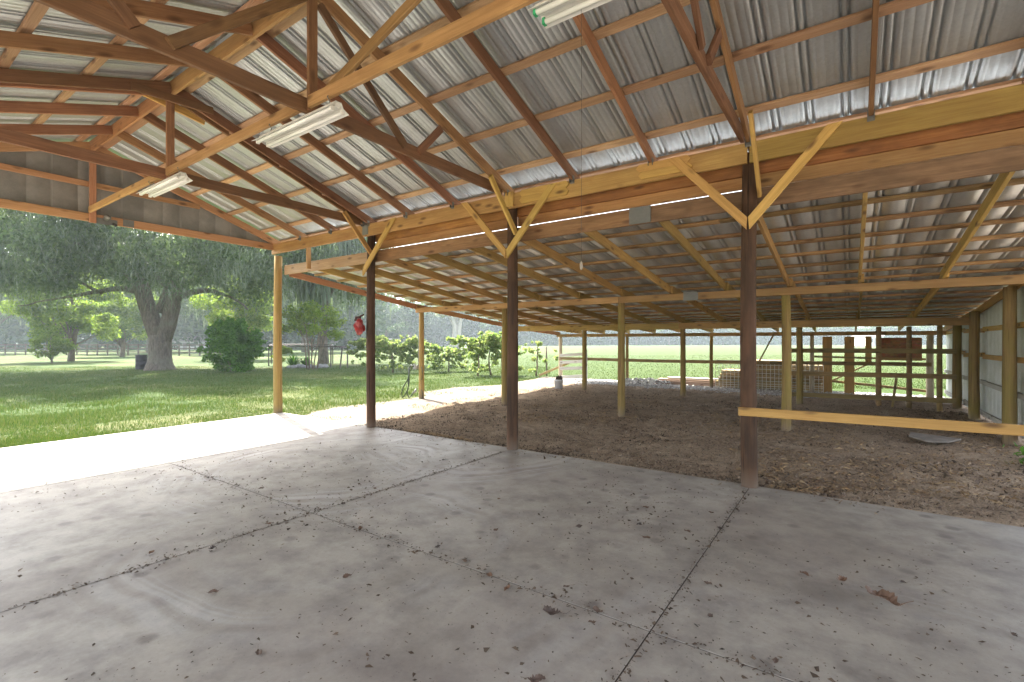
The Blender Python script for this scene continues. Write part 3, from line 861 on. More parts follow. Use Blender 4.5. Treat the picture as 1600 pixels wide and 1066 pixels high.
for (x, y, n, nm) in stacks:
    for k in range(n):
        if nm == 'left' and k == 5: continue
        o = psrc if first else copy_tree(psrc); first = False
        sh = .05*k if nm == 'left' else 0
        o.location = (x+sh+random.uniform(-.03,.03), y+random.uniform(-.03,.03), -.07+k*.125)
        o.rotation_euler = (0,0,math.pi/2+random.uniform(-.03,.03))
        o['label'] = 'weathered pallet in the stepped %s stack behind the wire panel' % nm if nm == 'left' else 'weathered pallet in the %s stack behind the wire panel' % nm
        top = 4 if nm == 'left' else n-1
        od = ['topmost','second','third','fourth','fifth','sixth','seventh','eighth'][top-k]
        o['label'] = '%s weathered pallet %sof the %s stack behind the wire panel' % (od, '' if k == top else 'from the top ', 'stepped left' if nm == 'left' else nm)
# loose lumber lying on gravel
for k, (a, b, z, y, d, lab) in enumerate((
        (4.35,6.5,.03,12.75,.14,'wide pale board at the bottom of the low lumber pile'),
        (4.42,6.55,.135,12.8,.05,'thin tan board in the middle of the low lumber pile'),
        (4.75,6.6,.20,12.9,.05,'grey board on top of the low lumber pile'))):
    o = beam('lumber_board', (a,y,z), (b,y+.05,z), .35, d, M['lumber'] if k < 2 else M['grey_wood']); tag(o, lab, 'board', 'low lumber pile')
# white board gate in the left back bay
gt = thing('board_gate', (1.0,12.3,-.06), 'weathered white board gate in the left back bay', 'gate')
beam('upright', (1.62,12.20,-.07), (1.62,12.20,1.25), .04, .12, M['grey_wood'], gt, up=(0,1,0))
for z0, z1 in ((.98,1.08),(.68,.78),(.42,.50),(.06,.16)):
    beam('gate_board', (.36,12.24,z0), (1.62,12.24,z1), .025, .13, M['grey_wood'], gt)
o = beam('fallen_pole', (-1.0,12.75,.05), (.75,12.6,.72), .05, .09, M['fence']); tag(o, 'dark pole propped slanting against the left back post', 'pole')
# bucket
bk_o = thing('bucket', (2.38,8.55,-.05), 'pale grey plastic bucket full of rubbish on the dirt', 'bucket')
m = MB(); n = 20; vs = []; fs = []
prof = [(.125,0),(.15,.30),(.162,.30),(.162,.325),(.15,.345),(.14,.345),(.118,.03)]
for r_, z_ in prof:
    for k in range(n): vs.append((r_*math.cos(2*math.pi*k/n), r_*math.sin(2*math.pi*k/n), z_))
for j in range(len(prof)-1):
    for k in range(n): fs.append((j*n+k, j*n+(k+1)%n, (j+1)*n+(k+1)%n, (j+1)*n+k))
fs.append(tuple(reversed(range(n)))); fs.append(tuple((len(prof)-1)*n+k for k in range(n)))
m.add([(v[0]+2.38, v[1]+8.55, v[2]-.05) for v in vs], fs); m.build('pail', M['bucket'], bk_o, True)
m = MB(); m.tube([(2.38+.17*math.cos(a), 8.55-.06-.05*math.sin(a), .25-.12*math.sin(a)) for a in np.linspace(0,math.pi,12)], .004, 5); m.build('handle', M['bracket'], bk_o)
m = MB()
for k in range(9):
    a = random.uniform(0,6.28); px, py = 2.38+.08*math.cos(a), 8.55+.08*math.sin(a)
    m.tube([(px,py,.26),(px+random.uniform(-.06,.06),py+random.uniform(-.06,.06),.36+random.uniform(0,.08))], [.04,.02], 6)
m.build('contents', M['litter'], bk_o)
# sheet of board lying on the dirt
m = MB(); m.add([(11.35,4.85,.045),(11.95,4.55,.05),(11.75,4.25,.03),(11.5,4.2,.02),(11.3,4.5,.03),
                 (11.35,4.85,.025),(11.95,4.55,.03),(11.75,4.25,.01),(11.5,4.2,.0),(11.3,4.5,.01)],
                [(4,3,2,1,0),(5,6,7,8,9)]+[(i,(i+1)%5,(i+1)%5+5,i+5) for i in range(5)])
o = m.build('flat_board', M['dirt_board']); tag(o, 'flat grey broken board lying on the dirt', 'board')

# ------------------------------------------------------------------ lamps and small things in the barn
def shop_light(x0, x1, y, z, label):
    t = thing('shop_light', ((x0+x1)/2, y, z), label, 'light fixture', 'shop lights hung along the ridge')
    prof = [(-.105,-.028),(-.05,.0),(-.028,.045),(.028,.045),(.05,.0),(.105,-.028)]
    n = len(prof); m = MB()
    prof2 = prof + [(a, b+.004) for a, b in reversed(prof)]
    k = len(prof2)
    m.add([(x0,y+a,z+b) for a,b in prof2]+[(x1,y+a,z+b) for a,b in prof2],
          [(i,(i+1)%k,(i+1)%k+k,i+k) for i in range(k)])
    m.build('reflector', M['steel_white'], t)
    m = MB(); m.box(x0+.01,y-.027,z+.002,x1-.01,y+.027,z+.044); m.build('ballast_box', M['steel_white'], t)
    for s in (-1,1):
        m = MB(); m.tube([(x0+.03,y+s*.052,z-.022),(x1-.03,y+s*.052,z-.022)], .018, 10); m.build('tube', M['tube'], t, True)
        for xe in (x0+.012, x1-.03):
            m = MB(); m.box(xe,y+s*.052-.016,z-.04,xe+.018,y+s*.052+.016,z+.0); m.build('socket', M['green_end'] if x0 > 8 else M['steel_white'], t)
    for xe in (x0+.15, x1-.15):
        m = MB(); m.tube([(xe,y,z+.045),(xe+.01,y+.01,z+.10),(xe,y-.01,z+.13),(xe,y,3.755)], .0045, 5); m.build('hanger', M['bracket'], t)
shop_light(5.64, 6.90, -3.27, 3.61, 'white twin-tube shop light hanging below the tie between the second and third truss')
shop_light(2.62, 3.84, -3.29, 3.61, 'white twin-tube shop light hanging nearest the gable end')
shop_light(8.93, 10.17, -3.30, 3.60, 'white twin-tube shop light with green ends at the top edge')
pc = thing('pull_cord', (9.2,-3.24,3.6), 'thin pull cord with a small knob hanging from the nearest shop light', 'cord')
m = MB(); m.tube([(9.2,-3.24,3.6),(9.203,-3.242,2.8),(9.2,-3.24,2.07)], .0013, 5); m.build('string', M['cord'], pc)
m = MB(); m.tube([(9.2,-3.24,2.075),(9.2,-3.24,2.062),(9.2,-3.24,2.045),(9.2,-3.24,2.028),(9.2,-3.24,2.02)], [.002,.007,.010,.009,.003], 10); m.build('knob', M['bulb'], pc, True)
sn = thing('sensor_light', (.06,-3.05,3.66), 'small grey sensor lamp on the gable tie', 'lamp')
m = MB(); m.box(.022,-3.16,3.60,.028,-2.86,3.70); m.build('back_plate', M['bracket'], sn)
m = MB(); m.tube([(.03,-3.02,3.70),(.10,-3.02,3.72),(.14,-3.00,3.70)], [.04,.045,.03], 10); m.build('lamp_head', M['bracket'], sn, True)
m = MB(); m.tube([(.03,-2.92,3.63),(.08,-2.9,3.60)], [.02,.028], 8); m.build('sensor', M['black'], sn, True)

# red bag hung on the second post
rb = thing('red_bag', (3.12,-.02,1.75), 'red bag hanging on the dark second post', 'bag')
m = MB(); n = 9; vs = []; fs = []
bx, by = 3.075, -.125
rr0 = random.Random(3)
for j, (r_, z_) in enumerate(((.02,2.03),(.055,1.985),(.085,1.93),(.105,1.87),(.11,1.81),(.085,1.755),(.03,1.72))):
    for k in range(n):
        a = 2*math.pi*k/n; q = r_*(1+rr0.uniform(-.28,.28))
        vs.append((bx+q*math.cos(a)*.9+.02*math.sin(j*1.7), by+q*math.sin(a)*.75, z_+rr0.uniform(-.018,.018)))
for j in range(6):
    for k in range(n): fs.append((j*n+k, j*n+(k+1)%n, (j+1)*n+(k+1)%n, (j+1)*n+k))
fs.append(tuple(reversed(range(n)))); fs.append(tuple(6*n+k for k in range(n)))
m.add(vs, fs); m.build('sack', M['red_bag'], rb)
m = MB(); m.tube([(bx,by,2.0),(bx+.02,by+.01,2.06),(3.13,-.06,2.09)], [.022,.018,.012], 7); m.tube([(bx-.08,by-.03,1.98),(bx-.02,by-.06,2.03),(bx+.06,by-.02,2.04)], .02, 6); m.build('strap', M['dark_strap'], rb)

# outlet box, hose on the lean-to corner post
ob = thing('outlet_box', (.2,4.12,.8), 'grey outlet box on the sandy-side lean-to post', 'outlet')
m = MB(); m.box(.10,4.04,.78,.24,4.12,.90); m.build('box_body', M['box_grey'], ob)
m = MB(); m.box(.095,4.02,.80,.21,4.039,.93); m.build('cover', M['box_grey'], ob)
m = MB(); m.tube([(.24,4.10,.84),(.26,4.10,1.4),(.27,4.12,2.3)], .012, 6); m.build('conduit', M['box_grey'], ob)
hs = thing('garden_hose', (.1,4.1,-.05), 'dark green hose looped from the outlet post to the ground', 'hose')
m = MB()
m.tube([(.14,4.02,.86),(.06,3.99,.90),(-.02,3.97,.80),(-.03,3.96,.45),(-.02,3.95,.2),(-.13,3.93,.02),(-.22,3.92,-.05),(-.28,3.93,.05),(-.2,3.93,.25),(-.02,3.95,.5),(.04,3.97,.8)], .018, 7)
m.tube([(.0,3.97,.85),(.02,3.95,.4),(-.04,3.93,.1),(.02,3.95,-.04),(.1,3.97,.02),(.16,3.98,.12)], .018, 7)
m.tube([(.40,4.07,.86),(.47,4.05,.75),(.46,4.05,.55),(.41,4.06,.48)], .010, 6)
m.tube([(.41,4.07,.2),(.47,4.05,.1),(.46,4.05,-.02),(.42,4.05,-.06)], .010, 6)
m.build('hose_loop', M['hose'], hs, True)
m = MB(); m.tube([(.16,4.0,.10),(.22,4.0,.16),(.24,4.03,.22)], [.03,.035,.02], 8); m.build('tap', M['box_grey'], hs, True)

# ------------------------------------------------------------------ foliage helpers
def cards(name, C, size, mat, parent=None, aspect=1.6, droop=0.0, mode='leaf', flat=0.0):
    """many small folded leaves centred on C"""
    C = np.asarray(C, dtype=np.float32); N = len(C)
    S = np.asarray(size, dtype=np.float32) * np.ones(N, dtype=np.float32) * RNG.uniform(.65,1.35,N).astype(np.float32)
    d = RNG.normal(size=(N,3)); 
    if droop: d[:,2] -= droop
    if flat: d[:,2] *= (1-flat)
    d /= np.linalg.norm(d, axis=1, keepdims=True)+1e-6
    a = RNG.normal(size=(N,3)); s = np.cross(d, a); s /= np.linalg.norm(s, axis=1, keepdims=True)+1e-6
    h = (S*.5)[:,None]; w = (S*.5/aspect)[:,None]
    V = np.empty((N,4,3), dtype=np.float32)
    V[:,0] = C-d*h; V[:,1] = C+s*w-d*h*.1; V[:,2] = C+d*h; V[:,3] = C-s*w-d*h*.1
    F = np.arange(N*4, dtype=np.int32).reshape(N,4)
    me = mesh_np(name, V.reshape(-1,3), F, False, RNG.random(N))
    return link(name, me, mat, parent)

def blobs(centres, radii, n, shell=.55):
    """points inside a set of ellipsoidal clumps, denser towards each clump's skin"""
    centres = np.asarray(centres, float); radii = np.asarray(radii, float)
    if radii.ndim == 1: radii = np.stack([radii, radii, radii*.7], 1)
    vol = (radii.prod(1))**(2/3); p = vol/vol.sum()
    i = RNG.choice(len(centres), n, p=p)
    d = RNG.normal(size=(n,3)); d /= np.linalg.norm(d,axis=1,keepdims=True)
    r = shell + (1-shell)*RNG.random(n)**.7
    r *= RNG.uniform(.85,1.15,n)
    return centres[i] + d*radii[i]*r[:,None]

def crown_clumps(c, rad, n, rmin, rmax, low=-.6):
    """clump centres spread over an ellipsoid"""
    out = []; rr = []
    while len(out) < n:
        d = RNG.normal(size=3); d /= np.linalg.norm(d)
        if d[2] < low: continue
        k = RNG.uniform(.45,1.0)
        out.append(np.array(c)+d*np.array(rad)*k); rr.append(RNG.uniform(rmin,rmax))
    return np.array(out), np.array(rr)

def limb_tube(m, p0, p1, r0, r1, bend=.15, n=8, k=7):
    p0 = Vector(p0); p1 = Vector(p1); L = (p1-p0).length
    off = Vector((random.uniform(-1,1), random.uniform(-1,1), random.uniform(-.3,1)))*bend*L
    pts = []; rad = []
    for i in range(k):
        t = i/(k-1); pts.append(p0.lerp(p1,t) + off*math.sin(t*math.pi) + Vector((random.uniform(-1,1),random.uniform(-1,1),random.uniform(-1,1)))*.02*L*(0 if i in (0,k-1) else 1)); rad.append(r0+(r1-r0)*t**.8)
    m.tube(pts, rad, n); return pts

# camera frame on the ground, used to lay trees out where they stand: right / forward
RX, RY = math.cos(R(35)), math.sin(R(35)); FX, FY = -math.sin(R(35)), math.cos(R(35))
def cf(px, dist):                       # ground point seen in the photograph's column px at a distance
    r = (px-800)/755.0*dist
    return (10.505+RX*r+FX*dist, -5.819+RY*r+FY*dist)

# ------------------------------------------------------------------ big oak
ox, oy = cf(250, 28.0)
oak = thing('oak_tree', (ox,oy,ZG), 'huge forked oak hung with grey moss on the lawn', 'tree')
def rel(r, f, z): return (ox+RX*r+FX*f, oy+RY*r+FY*f, z)      # right / away / up from the trunk
m = MB()
m.tube([rel(0,0,-.3),rel(0,0,.0),rel(.0,0,.35),rel(.02,0,.8),rel(.03,0,1.4),rel(.02,0,1.95)], [.92,.76,.62,.55,.54,.58], 16)
m.tube([rel(-.02,0,1.5),rel(-.38,0,2.5),rel(-.80,.05,3.7),rel(-1.15,.1,4.7),rel(-1.55,.1,5.6),rel(-2.1,.1,7.0),rel(-2.6,0,8.6)], [.46,.44,.43,.41,.36,.26,.14], 12)
m.tube([rel(.1,0,1.5),rel(.46,0,2.5),rel(.72,0,3.6),rel(.90,0,4.7),rel(1.15,-.1,6.0),rel(1.5,-.1,7.8),rel(1.9,0,9.6)], [.44,.42,.40,.38,.33,.23,.12], 12)
tr = m.build('trunk', M['bark'], oak, True)
m = MB()
L = [((-1.1,.1,4.5),(-4.6,-.3,4.2),.22,.09),((-4.6,-.3,4.2),(-7.6,-.6,3.6),.09,.03),((-3.2,-.2,4.35),(-5.0,-.5,5.6),.12,.03),((-1.3,.1,5.0),(-4.5,1.5,7.0),.24,.06),((-1.9,.1,6.4),(-6.0,-1.5,8.2),.22,.05),
     ((.85,0,4.1),(3.0,-.2,4.5),.24,.13),((3.0,-.2,4.5),(5.4,-.6,3.4),.13,.04),((.95,0,4.8),(4.6,1.0,6.6),.24,.06),((1.2,0,6.0),(5.0,-1.5,8.0),.22,.05),((.9,0,4.5),(1.7,-3.6,6.4),.22,.06),((-1.2,.1,5.0),(-1.8,-3.8,6.6),.22,.06),
     ((-.2,.2,3.3),(.15,.8,5.5),.28,.16),((.15,.8,5.5),(.6,1.6,8.0),.16,.05)]
for a, b, r0, r1 in L: limb_tube(m, rel(*a), rel(*b), r0, r1, .10)
m.build('branch', M['bark'], oak, True)
cl, cr_ = crown_clumps((0,0,0), (11.5,7.8,4.9), 250, .7, 1.7, -.85)
cl = np.array([rel(c[0]-.8, c[1]-.5, 8.6+c[2]) for c in cl])
ex_ = np.array([rel(random.uniform(-9,9), random.uniform(-6,-2.5), random.uniform(4.6,7.5)) for _ in range(60)]); cl = np.vstack([cl, ex_]); cr_ = np.concatenate([cr_, RNG.uniform(.6,1.2,60)])
keep = (cl[:,2] > 3.5 + 1.1*np.exp(-((cl[:,0]-ox)**2+(cl[:,1]-oy)**2)/9)); cl, cr_ = cl[keep], cr_[keep]
pts = blobs(cl, cr_, 120000, .25)
cards('foliage', pts, .20, M['oak_leaf'], oak, 1.8)
# moss strands hanging from the crown's underside
N = 42000
k = RNG.choice(len(cl), N); 
base = cl[k] + RNG.normal(size=(N,3))*cr_[k][:,None]*.55
base[:,2] -= np.abs(RNG.normal(size=N))*.5
V = np.empty((N,4,3),dtype=np.float32); w = RNG.uniform(.008,.022,N); ln = RNG.uniform(.10,.45,N)
th = RNG.uniform(0,6.28,N); dx, dy = np.cos(th)*w, np.sin(th)*w; sway = RNG.normal(size=(N,2))*.10
V[:,0] = base+np.stack([-dx,-dy,0*dx],1); V[:,1] = base+np.stack([dx,dy,0*dx],1)
V[:,2] = base+np.stack([dx*.3+sway[:,0],dy*.3+sway[:,1],-ln],1); V[:,3] = base+np.stack([-dx*.3+sway[:,0],-dy*.3+sway[:,1],-ln],1)
keep = V[:,2,2] > 2.9
V = V[keep]
link('moss', mesh_np('moss', V.reshape(-1,3), np.arange(len(V)*4).reshape(-1,4), False, RNG.random(len(V))), M['moss'], oak)

def tree(name, label, px, dist, h, rad, trunk_r, leafm, nleaf, leaf, clumps=40, low=-.5, fork=1, bark_='bark_thin', base_frac=.35, group=None, moss=0, cr=None, cat='tree', shell=.35, squash=1.0):
    x, y = cf(px, dist)
    t = thing(name, (x,y,ZG), label, cat, group)
    rv = (h*(1-base_frac))/2*squash; zc = h*base_frac + rv
    m = MB()
    for q in range(fork):
        a = q*2*math.pi/max(1,fork)+.5; sp = 0 if fork == 1 else rad*.35
        top = (x+sp*math.cos(a), y+sp*math.sin(a), zc+rv*.3)
        limb_tube(m, (x+.04*fork*math.cos(a), y+.04*fork*math.sin(a), ZG-.1), top, trunk_r*(1.15 if fork == 1 else 1), trunk_r*.3, .05, 9)
    m.build('trunk', M[bark_], t, True)
    m = MB()
    cl, c_r = crown_clumps((x,y,zc), (rad*.8,rad*.8,rv*.85), clumps, *(cr or (rad*.16,rad*.34)), low)
    for q in range(min(clumps, 14)):
        limb_tube(m, (x,y,h*base_frac*random.uniform(.7,1.3)), cl[q], trunk_r*.35, trunk_r*.06, .1, 6, 5)
    m.build('branch', M[bark_], t, True)
    cards('foliage', blobs(cl, c_r, nleaf, shell), leaf, M[leafm], t, 1.7)
    if moss:
        N = moss; k = RNG.choice(len(cl), N); b = cl[k]+RNG.normal(size=(N,3))*c_r[k][:,None]*.6
        V = np.empty((N,4,3)); w = RNG.uniform(.03,.07,N); ln = RNG.uniform(.3,1.3,N); th = RNG.uniform(0,6.28,N); dx, dy = np.cos(th)*w, np.sin(th)*w
        V[:,0] = b+np.stack([-dx,-dy,0*dx],1); V[:,1] = b+np.stack([dx,dy,0*dx],1); V[:,2] = b+np.stack([dx*.3,dy*.3,-ln],1); V[:,3] = b+np.stack([-dx*.3,-dy*.3,-ln],1)
        link('moss', mesh_np('moss', V.reshape(-1,3), np.arange(N*4).reshape(-1,4), False, RNG.random(N)), M['moss'], t)
    return t

# neighbours of the oak
tree('moss_oak', 'moss-hung oak rising behind the small multi-stem tree', 505, 36, 12.5, 5.6, .35, 'oak_leaf', 26000, .21, 60, -.8, moss=9000, base_frac=.30, bark_='bark')
tree('yard_tree', 'bright green leafy tree left of the oak trunk', 110, 40, 8.2, 4.6, .22, 'bright_leaf', 20000, .22, 60, -1, base_frac=.12, cr=(.5,1.1))
tree('yard_tree', 'pale green leafy tree seen between oak trunk and left limb', 190, 52, 8.4, 4.6, .22, 'bright_leaf', 16000, .25, 56, -1, base_frac=.13, cr=(.5,1.1))
tree('yard_tree', 'bright tree directly right of the oak trunk', 372, 44, 8.6, 4.2, .2, 'bright_leaf', 17000, .22, 56, -1, base_frac=.12, cr=(.5,1.0))
tree('young_tree', 'low yellow-green young tree at the left lawn edge', 80, 36.5, 2.9, 1.7, .06, 'bright_leaf', 4500, .15, 40, -1, base_frac=.05, cr=(.18,.5))
tree('background_oak', 'tall dark oak at the far left behind the fence', -20, 64, 15, 9.5, .3, 'oak_leaf', 20000, .36, 50, -.7, base_frac=.22, bark_='bark', moss=3000)
tree('background_oak', 'tall dark oak behind the pale leafy yard tree', 235, 70, 16, 9, .5, 'oak_leaf', 20000, .38, 50, -.7, base_frac=.2, bark_='bark', moss=3000)
tree('background_oak', 'tall dark oak behind the round green bush', 395, 66, 16, 8.5, .5, 'oak_leaf', 20000, .36, 50, -.8, base_frac=.2, bark_='bark', moss=3000)
tree('background_oak', 'dark oak beyond the steel arbor frame', 475, 74, 15, 7.5, .4, 'oak_leaf', 16000, .38, 44, -.8, base_frac=.22, bark_='bark', moss=2000)
# multi-stem small tree
tree('small_tree', 'small multi-stem tree with bare lower stems on the lawn', 488, 28.8, 4.1, 2.5, .045, 'bright_leaf', 6500, .13, 60, -.75, fork=7, base_frac=.30, cr=(.18,.55), shell=.1)
# bush
bx_, by_ = cf(366, 26.4)
bs = thing('round_bush', (bx_,by_,ZG), 'rounded dense green bush right of the oak trunk', 'bush')
cl, c_r = crown_clumps((bx_,by_,1.22), (1.3,1.3,1.35), 80, .22, .5, -.95)
sh = np.array([[math.cos(a)*math.cos(e), math.sin(a)*math.cos(e), math.sin(e)] for a, e in zip(RNG.uniform(0,6.28,46), RNG.uniform(-.35,1.5,46))])
shoots = np.vstack([np.array([bx_,by_,1.1])+sh*1.4*k for k in (.85,.95,1.05,1.15,1.22)]) + RNG.normal(size=(230,3))*.05
shoots[:,2] = np.maximum(shoots[:,2], .1)
cards('foliage', np.vstack([blobs(cl, c_r, 12000, .2), blobs(shoots, np.full(230,.11), 3600, .1)]), .17, M['bush_leaf'], bs, 2.2)
m = MB()
for q in range(9): limb_tube(m, (bx_+random.uniform(-.2,.2),by_+random.uniform(-.2,.2),ZG), cl[q], .03, .008, .1, 5, 5)
m.build('stem', M['bark_thin'], bs)
# barrel
x, y = cf(221, 28.6)
br = thing('burn_barrel', (x,y,ZG), 'dark steel burn barrel beside the oak trunk', 'barrel')
m = MB(); pr = [(.29,0),(.30,.02),(.29,.05),(.29,.28),(.305,.30),(.29,.32),(.29,.56),(.305,.58),(.29,.60),(.29,.84),(.305,.86),(.28,.86),(.27,.6)]
n = 20
m.add([(x+r_*math.cos(2*math.pi*k/n), y+r_*math.sin(2*math.pi*k/n), ZG+z_) for r_,z_ in pr for k in range(n)], [(j*n+k, j*n+(k+1)%n, (j+1)*n+(k+1)%n, (j+1)*n+k) for j in range(len(pr)-1) for k in range(n)])
m.build('drum', M['barrel'], br, True)
m = MB(); m.add([(x+.28*math.cos(2*math.pi*k/n), y+.28*math.sin(2*math.pi*k/n), ZG+.6) for k in range(n)], [tuple(range(n))]); m.build('ash_fill', M['black'], br)

# steel arbor frame, planted bed of stones beside the small tree
ar = thing('arbor_frame', (*cf(480,31), ZG), 'low rusty steel arbor frame behind the small tree', 'arbor')
A = [cf(420,32.5), cf(517,30.5), cf(531,29.2), cf(543,30.2), cf(424,36), cf(520,36)]
for i, (x, y) in enumerate(A):
    m = MB(); top = 1.30 if i < 4 else 1.35
    m.tube([(x,y,ZG-.1),(x+(.25 if i == 2 else 0),y,top)], .045, 7); m.build('leg', M['arbor'], ar)
for a, b, z in ((0,1,1.25),(1,3,1.25),(4,5,1.33),(0,4,1.3),(1,5,1.3),(2,3,1.2)):
    m = MB(); m.tube([(*A[a],z),(*A[b],z)], .045, 7); m.build('rail', M['arbor'], ar)
for q in range(9):
    x, y = cf(452+q*7+random.uniform(-1.5,1.5), 30.2+random.uniform(-.4,.4)); r_ = random.uniform(.13,.24)
    bpt = MB(); n = 9
    for j in range(5):
        ph = math.pi*j/4
        for k in range(n):
            rr = r_*(1+random.uniform(-.18,.18)); bpt.v.append((rr*math.sin(ph)*math.cos(2*math.pi*k/n), rr*math.sin(ph)*math.sin(2*math.pi*k/n), rr*math.cos(ph)*.7))
    for j in range(4):
        for k in range(n): bpt.f.append((j*n+k, (j+1)*n+k, (j+1)*n+(k+1)%n, j*n+(k+1)%n))
    o = bpt.build('bed_stone', M['rock'], None, True, Matrix.Translation((x,y,ZG+r_*.35))); tag(o, '%s grey stone from the left edging the planted bed' % ['first','second','third','fourth','fifth','sixth','seventh','eighth','ninth'][q], 'stone', 'stones round the planted bed')
def spiky(px, dist, h, n, label):
    x, y = cf(px, dist); t = thing('bed_plant', (x,y,ZG), label, 'plant')
    V = []; F = []
    for q in range(n):
        a = random.uniform(0,6.28); l = h*random.uniform(.6,1.1); el = random.uniform(.5,1.35)
        d = Vector((math.cos(a)*math.cos(el), math.sin(a)*math.cos(el), math.sin(el))); s = Vector((-math.sin(a), math.cos(a), 0))*.03
        p = Vector((x,y,ZG)); b = len(V)
        mid = p+d*l*.6; tip = p+d*l + Vector((0,0,-.25*l))
        V += [p-s, p+s, mid+s, mid-s, tip]; F += [(b,b+1,b+2,b+3),(b+3,b+2,b+4,b+4)]
    me = bpy.data.meshes.new('frond'); me.from_pydata([tuple(v) for v in V], [], [f if f[2] != f[3] else f[:3] for f in F]); me.update()
    at = me.attributes.new('var','FLOAT','FACE'); at.data.foreach_set('value', RNG.random(len(me.polygons)).astype(np.float32))
    link('frond', me, M['bush_leaf'], t); return t
spiky(458, 31, 1.2, 120, 'spiky green plant in the stone-edged bed'); spiky(478, 31.4, 1.0, 90, 'lower fan-leaved plant beside the spiky one in the bed')
tree('bed_shrub', 'yellow-green shrub left of the spiky bed plants', 440, 30.5, 1.4, .8, .02, 'bright_leaf', 2500, .09, 16, -.9, base_frac=.05, cat='shrub')

# grape vines on posts
vines = [(614,25.6,1.85,1.2,'leafy grape vine nearest the dark second post'),(582,27.5,1.7,1.0,'dark leafy grape vine peeking out left of the dark second post'),
         (655,25.6,1.65,1.15,'grape vine half hidden behind the lean-to corner post'),(701,26.5,1.25,1.0,'low grape vine on a short post right of the lean-to corner post'),
         (747,23.0,1.95,1.15,'tall grape vine with bare twisted stem'),(768,23.8,1.8,1.05,'grape vine next to the dark third post'),(838,23.0,1.55,.75,'sparse yellowing vine on two bare posts')]
for px, ds, h, rd, lab in vines:
    x, y = cf(px, ds); t = thing('grape_vine', (x,y,ZG), lab, 'vine', 'row of grape vines')
    m = MB(); limb_tube(m, (x,y,ZG-.1), (x+.05,y,h*.86), .05, .025, .06, 7)
    if px in (768, 838): m.tube([(x+.28,y+.5,ZG-.1),(x+.25,y+.5,h*.85)], .04, 7)
    m.build('stem', M['bark_thin'], t, True)
    nn = 120 if rd > .8 else 26
    cc = []; rr = []
    for q in range(nn):
        u = random.uniform(-1,1)*rd*1.1
        topz = h*(.97+.10*math.sin(u*3.1+px)) - .10*abs(u)
        hang = min(abs(random.gauss(0,1))*.42*(1+.9*math.sin(u*4.3+px*.7)**2), topz-.2)
        cc.append((x+RX*u+random.uniform(-.3,.3), y+RY*u+random.uniform(-.3,.3), topz-hang)); rr.append(random.uniform(.06,.20))
    cards('foliage', blobs(np.array(cc), np.array(rr), int(2600*rd) if rd > .8 else 600, .1), .125, M['vine_leaf'], t, 1.15)
wx = [cf(p[0], p[1]) for p in sorted(vines)]
m = MB()
for a, b in zip(wx[:-1], wx[1:]): m.tube([(*a,1.35),(*b,1.35)], .004, 4)
o = m.build('trellis_wire', M['bracket']); tag(o, 'thin trellis wire strung along the grape vines', 'wire')

# post-and-rail fence behind the yard
bf = thing('yard_fence', (*cf(200,58),ZG), 'dark board fence crossing behind the oak trunk', 'fence')
pts_ = [cf(px, 58-.012*(px)) for px in range(-120, 440, 16)]
for i, (x, y) in enumerate(pts_):
    m = MB(); m.box(-.06,-.06,-.1,.06,.06,1.35); m.build('fence_post', M['back_fence'], bf, M=Matrix.Translation((x,y,ZG)))
for i in range(0, len(pts_)-3, 3):
    for z in (.35,.75,1.15):
        beam('rail', (*pts_[i],z), (*pts_[i+3],z), .03, .13, M['back_fence'], bf)
# pale buildings seen under the crowns
def shed(px, dist, w, d, h, label, cat='building', name='far_shed', roof='roof_grey'):
    x, y = cf(px, dist); t = thing(name, (x,y,ZG), label, cat)
    MM = Matrix.Translation((x,y,ZG)) @ Matrix.Rotation(R(35),4,'Z')
    m = MB(); m.box(-w/2,-d/2,0,w/2,d/2,h); m.build('wall', M['white_paint'], t, M=MM)
    m = MB(); e = .3; rh = d*.22
    m.add([(-w/2-e,-d/2-e,h),(w/2+e,-d/2-e,h),(w/2+e,0,h+rh),(-w/2-e,0,h+rh),(-w/2-e,d/2+e,h),(w/2+e,d/2+e,h),
           (-w/2-e,-d/2-e,h-.12),(w/2+e,-d/2-e,h-.12),(-w/2-e,d/2+e,h-.12),(w/2+e,d/2+e,h-.12)],
          [(0,1,2,3),(3,2,5,4),(6,7,1,0),(8,4,5,9),(0,3,4,8,6),(1,7,9,5,2),(6,8,9,7)])
    m.build('roof', M[roof], t, M=MM)
    for q in (-.25,.2):
        m = MB(); m.box(w*q-.5,-d/2-.03,h*.35,w*q+.5,-d/2-.005,h*.75); m.build('window', M['window_dark'], t, M=MM)
    m = MB(); m.box(-.45,-d/2-.03,0,.45,-d/2-.004,h*.78); m.build('door', M['roof_grey'], t, M=MM)
    return t
shed(300, 96, 8, 4, 1.7, 'low white shed seen under the oak to the right of its trunk')
shed(565, 100, 12, 5, 1.1, 'long pale-roofed shed beyond the arbor frame')
shed(1345, 170, 5, 3, 3.0, 'white farmhouse far across the pasture, left of the pair'); shed(1362, 165, 5.5, 3.5, 3.4, 'taller white farmhouse far across the pasture, right of the pair')

